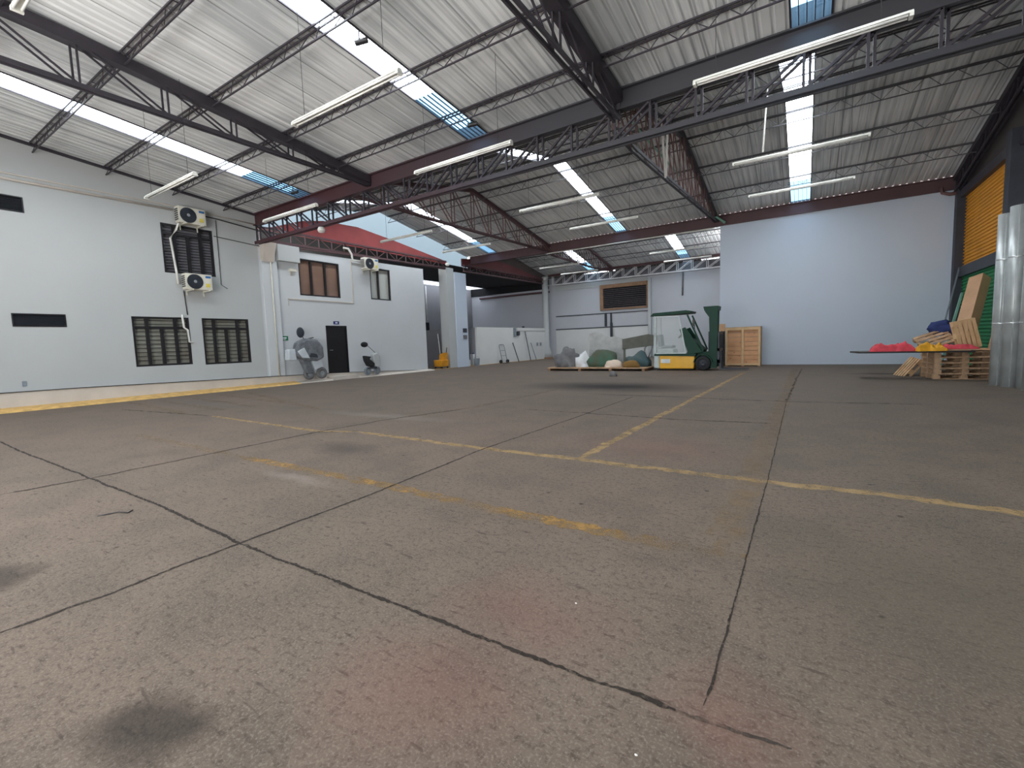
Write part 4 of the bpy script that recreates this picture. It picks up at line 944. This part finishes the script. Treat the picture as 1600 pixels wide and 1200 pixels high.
# second scooter: white body, dark mirror and fender
YT = 14.15
t = thing('scooter', (XL+.4, YT, .1), 'white motor scooter with black oval mirror parked right of the black door', 'scooter')
xs = XL+.45
MB().prism([(14.2, 1.02), (14.45, 1.1), (14.62, .95), (14.6, .45), (14.35, .36), (14.25, .6)], 0, xs-.14, xs+.1).build('body_shell', 'wall', t, bevel=.06)
MB().prism([(13.72, .98), (14.1, .92), (14.0, .82), (14.28, .6), (14.18, .42), (13.9, .5), (13.76, .75)], 0, xs-.1, xs+.12).build('seat', 'rubber', t, bevel=.04)
MB().prism([(13.9, .36), (14.4, .36), (14.38, .46), (13.98, .42)], 0, xs-.1, xs+.12).build('engine_cover', 'fork_dark', t, bevel=.02)
for yy in (13.95, 14.5):
    w = MB().lathe([(.08, -.05), (.16, -.05), (.19, -.02), (.19, .02), (.16, .05), (.08, .05), (.08, -.05)], (xs-.05, yy, .27), 0, 22).build('wheel', 'bucket_grey', t, smooth=True)
    MB().lathe([(0, -.04), (.08, -.04), (.08, .04), (0, .04)], (xs-.05, yy, .27), 0, 16).build('rim', 'grey_hub', w)
MB().tube([(xs, 14.42, 1.08), (xs, 14.0, 1.42)], .012, 6).build('mirror_stem', 'black', t)
e = MB().lathe([(0, -.012), (.1, -.012), (.13, 0), (.1, .012), (0, .012)], (0, 0, 0), 0, 24)
e.v = [(x+xs+.02, y*1.6+13.8, z*.95+1.48) for x, y, z in e.v]; e.build('mirror', 'black', t, smooth=True)

# ------------------------------------------------------------------ crate
def slat_panel(mb, x0, x1, z0, z1, y, n, th=.02, gap=.008):
    h = (z1-z0)/n
    for j in range(n): mb.box((x0, y, z0+j*h+gap/2), (x1, y+th, z0+(j+1)*h-gap/2))
cx0, cx1, cy0, cy1, ch_ = -2.9, -1.57, 21.5, 22.3, 1.66
t = thing('wooden_crate', ((cx0+cx1)/2, (cy0+cy1)/2, 0), 'large pine crate standing against the tall white partition', 'crate')
mb = MB(); slat_panel(mb, cx0+.05, cx1-.05, .08, ch_-.04, cy0+.07, 8, .02, .014); mb.build('front_boards', 'wood_pine', t)
mb = MB(); slat_panel(mb, cx0+.05, cx1-.05, .08, ch_-.04, cy1-.05, 8); mb.build('back_boards', 'wood', t)
for x in (cx0, cx1-.03):
    mb = MB()
    for j in range(8): h = (ch_-.12)/8; mb.box((x, cy0+.03, .08+j*h+.004), (x+.03, cy1-.03, .08+(j+1)*h-.004))
    mb.build('side_boards', 'wood', t)
MB().box((cx0, cy0, ch_-.03), (cx1, cy1, ch_)).build('lid', 'wood', t)
for x in (cx0, (cx0+cx1)/2-.045, cx1-.09): MB().box((x, cy0-.005, .08), (x+.09, cy0+.03, ch_-.03)).build('batten', 'wood_pale', t, bevel=.004)
MB().box((cx0, cy0-.008, .04), (cx1, cy0+.03, .13)).build('bottom_rail', 'wood_pale', t); MB().box((cx0, cy0-.008, ch_-.13), (cx1, cy0+.03, ch_-.03)).build('top_rail', 'wood_pale', t)
MB().box((cx0, cy0, 0), (cx0+.1, cy1, .08)).box((cx1-.1, cy0, 0), (cx1, cy1, .08)).box((-2.28, cy0, 0), (-2.18, cy1, .08)).build('skids', 'wood_dark', t)
# plywood sheet and dark rack behind the mast
tag(MB().bar((-3.18, 22.3, .0), (-3.18, 22.6, 1.85), .24, .03, up=(0, 1, 0)).build('plywood_offcut', 'card'), 'narrow plywood offcut upright behind the forklift mast', 'board')
t = thing('steel_rack', (-3.2, 21.5, 0), 'dark steel cage between the forklift mast and the pine crate', 'cage')
mb = MB()
for x in (-3.5, -3.0):
    for y in (21.2, 21.9): mb.box((x-.025, y-.025, 0), (x+.025, y+.025, 1.52))
mb.build('posts', 'fork_dark', t)
MB().box((-3.5, 21.22, .9), (-3.0, 21.25, 1.5)).box((-3.5, 21.85, 0), (-3.0, 21.88, 1.5)).build('panel', 'fork_dark', t)
mb = MB()
for j in range(7): mb.bar((-3.5, 21.2, .1+j*.12), (-3.0, 21.2, .1+j*.12), .012, .012)
mb.build('mesh_bars', 'fork_dark', t)

# ------------------------------------------------------------------ forklift (nose to +X)
FY0, FY1 = 18.75, 19.75     # near and far side
fx0 = -5.22
t = thing('forklift', (-4.2, 19.25, 0), 'dark green and yellow forklift with white-framed cab facing the pine crate', 'forklift')
MB().prism([(-4.98, .07), (-3.66, .07), (-3.62, .6), (-4.98, .62)], 1, FY0+.04, FY1-.04).build('chassis', 'fork_yellow', t, bevel=.03)
MB().prism([(fx0, .1), (-4.98, .07), (-4.98, .62), (fx0+.02, .62)], 1, FY0+.04, FY1-.04).build('counterweight', 'fork_white', t, bevel=.05)
MB().box((fx0+.05, FY0+.06, .03), (-3.7, FY1-.06, .07)).build('skirt', 'rubber', t, bevel=.01)
MB().prism([(fx0+.05, .6), (-3.6, .56), (-3.55, .66), (fx0+.05, .68)], 1, FY0, FY1).build('deck', 'fork_green', t, bevel=.01)
MB().prism([(fx0+.15, .68), (-4.45, .68), (-4.45, .86), (fx0+.15, .9)], 1, FY0+.12, FY1-.12).build('engine_hood', 'fork_white', t, bevel=.04)
# seat
se = MB().box((-4.95, 19.0, .9), (-4.5, 19.5, 1.0)).build('seat', 'bucket_grey', t, bevel=.03)
MB().prism([(-5.08, .96), (-4.94, .96), (-5.0, 1.45), (-5.1, 1.45)], 1, 19.0, 19.5).build('seat_back', 'bucket_grey', se, bevel=.03)
# cab posts + guard
for y in (FY0+.04, FY1-.04):
    MB().bar((fx0+.04, y, .65), (fx0+.06, y, 2.2), .05, .06).build('rear_post', 'fork_white', t)
    MB().bar((-3.32, y, .8), (-3.9, y, 2.18), .05, .06).build('front_post', 'fork_green', t)
    MB().prism([(-4.2, 1.62), (-3.98, 1.7), (-3.35, .72), (-3.85, .64)], 1, y-.015, y+.015).build('cowl_side', 'fork_green', t)
MB().prism([(fx0-.12, 2.2), (-3.78, 2.24), (-3.74, 2.32), (-3.95, 2.36), (fx0-.0, 2.32)], 1, FY0, FY1).build('overhead_guard', 'fork_green', t, bevel=.01)
MB().prism([(-3.95, .66), (-3.35, .66), (-3.3, .8), (-3.75, 1.25)], 1, FY0+.15, FY1-.15).build('dash_cowl', 'fork_green', t, bevel=.02)
st = MB().lathe([(.15, -.015), (.18, -.015), (.18, .015), (.15, .015), (.15, -.015)], (0, 0, 0), 2, 20)
st.xf(Matrix.Translation((-4.2, 19.25, 1.4)) @ Matrix.Rotation(-.7, 4, 'Y')); st.build('steering_wheel', 'rubber', t, smooth=True)
MB().bar((-3.95, 19.25, 1.05), (-4.2, 19.25, 1.4), .04, .04).build('steering_column', 'rubber', t)
MT['cab_film'] = mat('pale_curtain_film', srgb(206, 212, 208), .3, noise_amt=.05, scale=1.5)
gl = bpy.data.materials.new('cab_glass'); gl.use_nodes = True; nt = gl.node_tree; nt.nodes.remove(nt.nodes['Principled BSDF'])
a_ = nt.nodes.new('ShaderNodeBsdfTransparent'); b3 = nt.nodes.new('ShaderNodeBsdfDiffuse'); b3.inputs[0].default_value = (.75, .8, .78, 1); mx = nt.nodes.new('ShaderNodeMixShader'); mx.inputs[0].default_value = .22
nt.links.new(a_.outputs[0], mx.inputs[1]); nt.links.new(b3.outputs[0], mx.inputs[2]); nt.links.new(mx.outputs[0], nt.nodes['Material Output'].inputs[0]); MT['cab_glass'] = gl
MB().prism([(fx0+.12, .7), (-3.98, .7), (-4.2, 2.12), (fx0+.12, 2.15)], 1, FY0+.02, FY0+.03).build('cab_window', 'cab_glass', t)
mb = MB(); P4 = [(fx0+.1, .69), (-3.95, .69), (-4.2, 2.15), (fx0+.12, 2.17)]
for a_, c_ in zip(P4, P4[1:]+P4[:1]): mb.bar((a_[0], FY0+.0, a_[1]), (c_[0], FY0+.0, c_[1]), .04, .05, up=(0, 1, 0))
mb.build('window_frame', 'fork_white', t)
MB().tube([(-3.62, FY0-.02, 1.6), (-3.6, FY0-.1, 1.75)], .012, 6).build('mirror_arm', 'black', t)
MB().box((-3.68, FY0-.14, 1.72), (-3.6, FY0-.08, 1.98)).build('mirror', 'black', t, bevel=.01)
# wheels
for (x, r, nm) in ((-3.32, .28, 'front_wheel'), (-4.95, .2, 'rear_wheel')):
    for y in ((FY0+.06, FY1-.06) if nm == 'front_wheel' else (FY0+.2, FY1-.2)):
        w = MB().lathe([(.6*r, -.09), (.92*r, -.09), (r, -.06), (r, .06), (.92*r, .09), (.6*r, .09), (.6*r, -.09)], (x, y, r), 1, 28).build(nm, 'rubber', t, smooth=True)
        MB().lathe([(0, -.07), (.25*r, -.09), (.6*r, -.05), (.6*r, .05), (0, .07)], (x, y, r), 1, 24).build('rim', 'fork_dark', w)
MB().prism([(-3.72, .62), (-3.62, .3), (-3.0, .2), (-2.96, .75), (-3.3, .72)], 1, FY0+.18, FY1-.18).build('front_axle_housing', 'fork_green', t, bevel=.02)
mb = MB(); 
for k_ in range(7):
    a0 = math.pi*(.05+.13*k_); a1 = math.pi*(.05+.13*(k_+1))
    mb.bar((-3.32+.34*math.cos(a0), FY0+.08, .28+.34*math.sin(a0)), (-3.32+.34*math.cos(a1), FY0+.08, .28+.34*math.sin(a1)), .2, .03)
mb.build('fender', 'fork_green', t)
# mast
for y in (18.95, 19.55):
    MB().prism([(-3.12, .12), (-2.9, .12), (-2.86, 2.4), (-3.08, 2.4)], 1, y-.05, y+.05).build('mast_rail', 'fork_green', t, bevel=.005)
MB().prism([(-3.06, .1), (-2.84, .1), (-2.8, 2.44), (-3.32, 2.44), (-3.26, 2.25), (-3.12, 2.05)], 1, 18.84, 18.88).build('mast_side_plate', 'fork_green', t)
MB().prism([(-3.3, 2.3), (-2.82, 2.3), (-2.8, 2.46), (-3.34, 2.46)], 1, 18.9, 19.6).build('mast_crossbar', 'fork_green', t, bevel=.01)
MB().tube([(-3.0, 19.25, .2), (-2.98, 19.25, 2.1)], .05, 12).build('lift_cylinder', 'grey_hub', t, smooth=True)
MB().bar((-3.75, 18.95, .8), (-3.05, 18.95, .62), .07, .07).build('tilt_cylinder', 'fork_green', t)
MB().box((-2.82, 18.8, .3), (-2.74, 19.7, .42)).box((-2.82, 18.8, .75), (-2.74, 19.7, .85)).box((-2.82, 18.8, .3), (-2.74, 18.88, .85)).box((-2.82, 19.62, .3), (-2.74, 19.7, .85)).build('fork_carriage', 'fork_dark', t)
mb = MB(); mb.box((-2.8, 18.78, 1.38), (-2.74, 19.72, 1.46))
for j in range(7): y = 18.8+j*.15; mb.box((-2.79, y-.015, .85), (-2.75, y+.015, 1.38))
mb.build('load_backrest', 'fork_dark', t)
for y in (18.98, 19.52):
    MB().prism([(-2.76, .75), (-2.7, .75), (-2.69, .08), (-1.8, .05), (-1.75, .03), (-2.76, .03)], 1, y-.06, y+.06).build('fork', 'fork_dark', t)
MB().box((-4.92, FY0+.025, .3), (-4.55, FY0+.045, .46)).build('decal', 'sign_white', t)

# ------------------------------------------------------------------ clutter left of the forklift
t = thing('timber_platform', (-7.5, 18.9, 0), 'low tan timber platform carrying the covered heaps', 'platform')
mb = MB()
for j in range(8): mb.box((-9.9, 18.3+j*.17, .1), (-5.35, 18.3+j*.17+.155, .15))
mb.build('deck_boards', 'wood_dark', t)
mb = MB()
for x in (-9.8, -8.3, -6.9, -5.5): mb.box((x-.06, 18.3, 0), (x+.06, 19.65, .1))
mb.build('bearers', 'wood_brown', t)
def heap(c, s, m, lab, seed, amp=.2, rz=0, name='covered_heap', cat='heap'):
    return tag(blob(c, s, m, name, None, seed, amp, 3, True, rz), lab, cat)
heap((-9.2, 19.0, .15), (.52, .5, .8), 'tarp_grey', 'dark grey covered heap at the left end of the platform', 1, .26)
heap((-8.38, 18.9, .15), (.34, .3, .66), 'tarp_white', 'white sack right of the dark grey heap', 2, .2, name='sack', cat='sack')
heap((-7.55, 19.1, .15), (.66, .5, .68), 'tarp_olive', 'olive green covered mound in the middle of the platform', 3, .24)
heap((-6.85, 18.6, .15), (.42, .24, .3), 'tarp_cream', 'low cream cloth bundle in front of the panels', 4, .15, name='cloth_bundle', cat='cloth')
heap((-5.95, 19.1, .15), (.52, .4, .55), 'tarp_teal', 'teal grey covered mound beside the forklift', 5, .24)
heap((-6.05, 18.5, .15), (.34, .18, .28), 'tarp_brown', 'ochre cloth bundle in front of the teal mound', 6, .12, name='cloth_bundle', cat='cloth')
o = MB().prism([(-6.85, .85), (-5.35, 1.02), (-5.3, 1.42), (-5.7, 1.5), (-6.85, 1.32)], 1, 19.72, 19.78).box((-6.8, 19.72, .0), (-6.72, 19.78, .9)).box((-5.45, 19.72, .0), (-5.37, 19.78, 1.05)).build('display_panel', 'olive_panel'); tag(o, 'olive grey panel on two legs behind the teal mound', 'panel')
mb = MB()
vs = []; fs = []
N_ = 12
for i in range(N_+1):
    f = i/N_; x = -8.55+1.6*f; zt = 1.62-.35*f*f+.06*math.sin(f*9); 
    for z, yy in ((.3, 19.95), (zt, 20.05)): vs += [(x, yy+.25*f, z), (x, yy+.28*f+.03, z)]
for i in range(N_):
    a0 = 4*i; b0_ = 4*i+4
    fs += [(a0, b0_, b0_+2, a0+2), (a0+1, a0+3, b0_+3, b0_+1), (a0+2, b0_+2, b0_+3, a0+3), (a0, a0+1, b0_+1, b0_)]
fs += [(0, 2, 3, 1), (4*N_, 4*N_+1, 4*N_+3, 4*N_+2)]
mb.add(vs, fs); mb.box((-8.5, 19.96, 0), (-8.44, 20.0, .35)).box((-7.1, 20.2, 0), (-7.04, 20.24, .35))
tag(mb.build('curved_panel', mat('pale_grey_panel', srgb(176, 176, 174), .5), smooth=False), 'pale grey curved panel standing behind the olive mound', 'panel')
t = thing('tube_frame', (-5.6, 19.95, 0), 'silver tubular frame between the olive panel and the forklift', 'frame')
MB().tube([(-5.95, 19.9, .0), (-5.9, 19.9, .9), (-5.6, 19.9, 1.2), (-5.35, 19.9, .75), (-5.4, 19.9, .0)], .03, 8).build('outer_tube', 'galv', t, smooth=True)
MB().tube([(-5.85, 19.95, .3), (-5.55, 19.95, 1.0), (-5.45, 19.95, .4)], .025, 8).build('inner_tube', 'bucket_grey', t, smooth=True)
tag(blob(hit(958, 588, 2, 0), (.14, .1, .2), 'tarp_grey', 'small_bag', None, 9, .1, 2), 'small dark bag lying alone on the floor in front of the platform', 'bag')

# ------------------------------------------------------------------ pallets on the right
def make_pallet(loc, label, rz=0, L=1.2, W=1.0, m='wood_dark'):
    t = thing('pallet', (0, 0, 0), label, 'pallet', 'wooden pallets')
    nb = 7 if W > .9 else 5; bw = .1 if W > .9 else .075
    for j in range(nb):
        y = -W/2+j*(W-bw)/(nb-1); MB().box((-L/2, y, .122), (L/2, y+bw, .14)).build('deck_board', m, t)
    for x in (-L/2, -.05, L/2-.1): MB().box((x, -W/2, .104), (x+.1, W/2, .122)).build('stringer_board', m, t)
    for y in (-W/2, -.05, W/2-.1):
        for x in (-L/2, -.07, L/2-.14): MB().box((x, y, .018), (x+.14, y+.1, .104)).build('block', m, t)
        MB().box((-L/2, y, 0), (L/2, y+.1, .018)).build('bottom_board', m, t)
    t.location = loc; t.rotation_euler = (0, 0, rz); return t
names_ = ['bottom pallet of the stack left of the galvanised tubes', 'second pallet from the floor in the stack left of the tubes', 'third pallet from the floor in the stack left of the tubes', 'fourth pallet from the floor in the stack left of the tubes', 'fifth pallet from the floor in the stack left of the tubes']
PZ = .14
pal = make_pallet((3.35, 16.35, 0), names_[0], .1)
for j in range(1, 5): dup(pal, (3.35+.012*(j % 2), 16.35, PZ*j), names_[j], .1+.01*(j % 3))
STK = PZ*5
pl_ = make_pallet((0, 0, 0), 'small pallet leaning at the left side of the pallet stack', 0, .8, .6, 'wood')
pl_.location = (2.5, 17.0, .1); pl_.rotation_euler = (.15, -.95, .1)
pu = make_pallet((0, 0, 0), 'light pallet leaning high behind the stack in front of the boards', 0, .8, .5, 'wood_pale')
pu.location = (3.62, 17.12, 1.12); pu.rotation_euler = (1.25, 1.35, .0)
pv = make_pallet((0, 0, 0), 'low pallet tipped behind the stack under the navy cloth', 0, .75, .55, 'wood_dark')
pv.location = (3.05, 17.25, .92); pv.rotation_euler = (.75, -.35, .2)
# long boards leaning to the right wall
def board(a, b_, w, th, m, lab, name='leaning_board', cat='board', up=(0, -1, 0)):
    return tag(MB().bar(a, b_, w, th, up).build(name, m, bevel=.005), lab, cat)
board((3.68, 17.6, .74), (4.28, 18.9, 2.75), .36, .3, 'card', 'thick tan board leaning up towards the green sheet', up=(-.75, -.66, .2))
board((4.05, 16.95, .0), (4.38, 16.85, 2.35), .14, .3, 'card', 'narrow tan board standing beside the galvanised tubes')
board(hit(1455, 581, 2, 0), hit(1499, 418, 1, 22.25), .04, .04, 'bucket_grey', 'long thin grey pole leaning in the corner by the dark column', 'pole', 'pole')
board(hit(1466, 584, 2, 0), hit(1503, 458, 1, 20.6), .06, .06, 'green_pipe', 'short pale pole leaning right of the long grey pole', 'pole', 'pole')
tag(blob((3.22, 17.5, 1.3), (.26, .2, .2), 'blue_cloth', 'draped_cloth', None, 12, .4, 3, False), 'navy blue cloth heaped behind the pallet stack', 'cloth')
for (x, y, z, s_, lab) in ((2.85, 17.2, .9, .16, 'grey stone lump left of the navy cloth'), (3.1, 17.1, .85, .14, 'grey stone lump below the navy cloth'), (3.35, 17.15, .86, .15, 'grey stone lump right of the other two')):
    tag(blob((x, y, z), (s_*1.0, s_*.8, s_*.6), 'stone', 'stone', None, x*5, .15, 2, False), lab, 'stone')
# flat panel with black edge on top, overhanging left
t = thing('flat_panel', (2.3, 15.9, STK), 'thin grey panel with black rim overhanging the pallet stack to the left', 'panel')
MB().prism([(1.25, 15.6), (3.5, 15.55), (3.55, 16.15), (1.1, 16.35)], 2, STK+.005, STK+.03).build('sheet', 'olive_panel', t)
mb = MB(); P4 = [(1.25, 15.6), (3.5, 15.55), (3.55, 16.15), (1.1, 16.35)]
for a_, c_ in zip(P4, P4[1:]+P4[:1]): mb.bar((a_[0], a_[1], STK+.02), (c_[0], c_[1], STK+.02), .03, .04)
mb.build('rim', 'black', t)
tag(MB().box((2.8, 15.9, STK+.03), (3.95, 16.8, STK+.06)).build('plywood_sheet', 'card'), 'plywood sheet lying on top of the pallet stack', 'board')
def cloth(x0, x1, y0, y1, z, m, lab, seed, amp=.08, name='cloth'):
    n1, n2 = 36, 16; vs = []; fs = []
    for s_ in (0, 1):
        for i in range(n1+1):
            for j in range(n2+1):
                u, v = i/n1, j/n2; e = min(1, 5*min(u, 1-u, v, 1-v))
                zz = z+(amp*(.62+.5*noise.noise(Vector((u*3+seed, v*2, seed)))+.28*noise.noise(Vector((u*9+seed, v*6, seed)))+.08*noise.noise(Vector((u*24, v*14, seed))))+.01)*e**.6 if s_ else z
                wob = .05*noise.noise(Vector((u*4, v*4, seed)))
                vs.append((x0+(x1-x0)*u+wob, y0+(y1-y0)*v+wob, zz+(.004 if s_ else 0)))
    K = (n1+1)*(n2+1)
    for i in range(n1):
        for j in range(n2):
            a0 = i*(n2+1)+j; fs += [(a0+K, a0+n2+1+K, a0+n2+2+K, a0+1+K), (a0, a0+1, a0+n2+2, a0+n2+1)]
    return tag(MB().add(vs, fs).build(name, m, smooth=True), lab, 'cloth')
cloth(1.5, 2.45, 15.75, 16.2, STK+.035, 'red_cloth', 'red cloth crumpled on the overhanging left end of the panel', 2.3, .26)
cloth(2.95, 3.7, 15.95, 16.5, STK+.065, 'red_cloth', 'red cloth lying flat on top of the pallet stack', 5.1, .12)
o = cloth(2.42, 3.0, 15.5, 15.95, STK+.035, 'yellow_cloth', 'folded yellow cloth between the two red cloths', 8.7, .26)

# ------------------------------------------------------------------ galvanised tubes
def galv(x, y, r, h, label, tilt=0., bands=(1.37, 2.75)):
    t = thing('galvanised_tube', (x, y, 0), label, 'tube', 'galvanised sheet-metal tubes')
    n = 28
    MB().lathe([(r-.006, 0), (r, 0), (r, h), (r-.006, h), (r-.006, 0)], (x, y, 0), 2, n).build('shell', 'galv', t, smooth=True)
    for z in bands:
        if z < h: MB().lathe([(r, z-.015), (r+.008, z), (r, z+.015)], (x, y, 0), 2, n).build('band', 'galv_seam', t, smooth=True)
    MB().bar((x-r*.3, y-r*.96, .0), (x-r*.3, y-r*.96, h), .02, .008).build('lap_seam', 'galv_seam', t)
    t.rotation_euler = (tilt, tilt*.3, 0)
    return t
galv(3.62, 14.35, .14, 3.72, 'leftmost galvanised tube next to the pallet stack')
galv(3.72, 14.0, .15, 3.8, 'second galvanised tube from the left, shorter than its neighbour')
galv(3.86, 13.98-.3, .14, 4.35, 'tallest galvanised tube reaching over the yellow sheet', .01)
galv(3.86, 13.2, .18, 3.75, 'wide front galvanised tube with a bright seam')
galv(4.23, 13.4, .17, 3.8, 'galvanised tube at the right edge of the photo')
galv(4.25, 13.85, .17, 4.1, 'galvanised tube at the back right of the bundle')
# brown cartons behind the tubes
tag(MB().box((4.0, 15.2, 3.2), (4.45, 15.7, 3.9)).box((4.1, 15.3, 0), (4.16, 15.36, 3.2)).box((4.35, 15.6, 0), (4.41, 15.66, 3.2)).build('timber_stand', 'wood_brown'), 'brown timber box on posts behind the galvanised tubes', 'stand')

# ------------------------------------------------------------------ debris on the floor
for (u, v, s_, m_, lab) in ((860, 966-3, .006, 'pipe', 'tiny white chip on the floor near the bottom centre'), ):
    tag(blob(hit(900, 943, 2, 0), (s_, s_*.8, s_), 'pipe', 'paint_chip', None, 3, .1, 1), 'tiny white chip on the floor left of the long joint', 'chip')
tag(blob(hit(994, 1180, 2, 0), (.006, .004, .004), 'pipe', 'paint_chip', None, 4, .1, 1), 'tiny white chip on the floor at the bottom edge', 'chip')
c = hit(185, 800, 2, 0)
tag(MB().tube([hit(152, 806, 2, .004), hit(170, 803, 2, .006), hit(186, 800, 2, .004), hit(200, 801, 2, .008), hit(207, 797, 2, .004)], .005, 6).build('twig', 'cable', smooth=True), 'thin dark twig lying on the floor at the left', 'twig')  # thin tube standing for small crack lines in the concrete

# ------------------------------------------------------------------ light
w = bpy.data.worlds.new('world'); SC.world = w; w.use_nodes = True; N = w.node_tree.nodes; L = w.node_tree.links
bg = N['Background']; tc = N.new('ShaderNodeTexCoord'); sx = N.new('ShaderNodeSeparateXYZ'); L.new(tc.outputs['Generated'], sx.inputs[0])
cr_ = N.new('ShaderNodeValToRGB'); mr = N.new('ShaderNodeMapRange'); mr.inputs[1].default_value = -1; mr.inputs[2].default_value = 1
L.new(sx.outputs['Z'], mr.inputs[0]); L.new(mr.outputs[0], cr_.inputs[0])
el = cr_.color_ramp.elements; el[0].position = .49; el[0].color = (.9, .88, .86, 1); el[1].position = .51; el[1].color = (.42, .45, .48, 1)  # lower half made bright like a sunlit yard to lift the ceiling
e = el.new(.60); e.color = (.55, .58, .61, 1); e = el.new(.70); e.color = (.90, .92, .95, 1)
L.new(cr_.outputs[0], bg.inputs['Color']); bg.inputs['Strength'].default_value = 17.0
# portals help the renderer find the openings (they give no light themselves)
def portal(loc, sx_, sy_, rot):
    l = bpy.data.lights.new('portal', 'AREA'); l.shape = 'RECTANGLE'; l.size = sx_; l.size_y = sy_; l.cycles.is_portal = True
    o = bpy.data.objects.new('sky_portal', l); COL.objects.link(o); o.location = loc; o.rotation_euler = rot
for key, (ya, yb) in SLOPES.items():
    yb = min(yb, YB)
    for a, b_ in SKY[key]:
        if key[:2] == 'b3' and a > -3: continue
        sl = (roof_z(yb)-roof_z(ya+.01))/(yb-ya)
        portal(((a+b_)/2, (ya+yb)/2, (roof_z(ya+.01)+roof_z(yb))/2+.07), b_-a, (yb-ya), (math.atan(sl), 0, 0))
struct(MB().box((XL, YB+.02, 6.42), (-14.5, YB+.1, 7)).box((-12, YB+.02, 6.42), (-6, YB+.1, 7)).box((XA, YB+.02, 6.42), (XL, YB+.1, 6.6)).build('trim_20', 'gable_dark', loc=(0, 0, 0)), 'dark closing strips under the far eaves')
portal((-5.5, -5.1, 2.0), 8, 4., (-math.pi/2, 0, math.pi))

vs_ = SC.view_settings; SC.display_settings.display_device = 'sRGB'
vs_.view_transform = 'Standard'; vs_.look = 'None'; vs_.exposure = 0.1; vs_.gamma = 1; vs_.use_curve_mapping = False
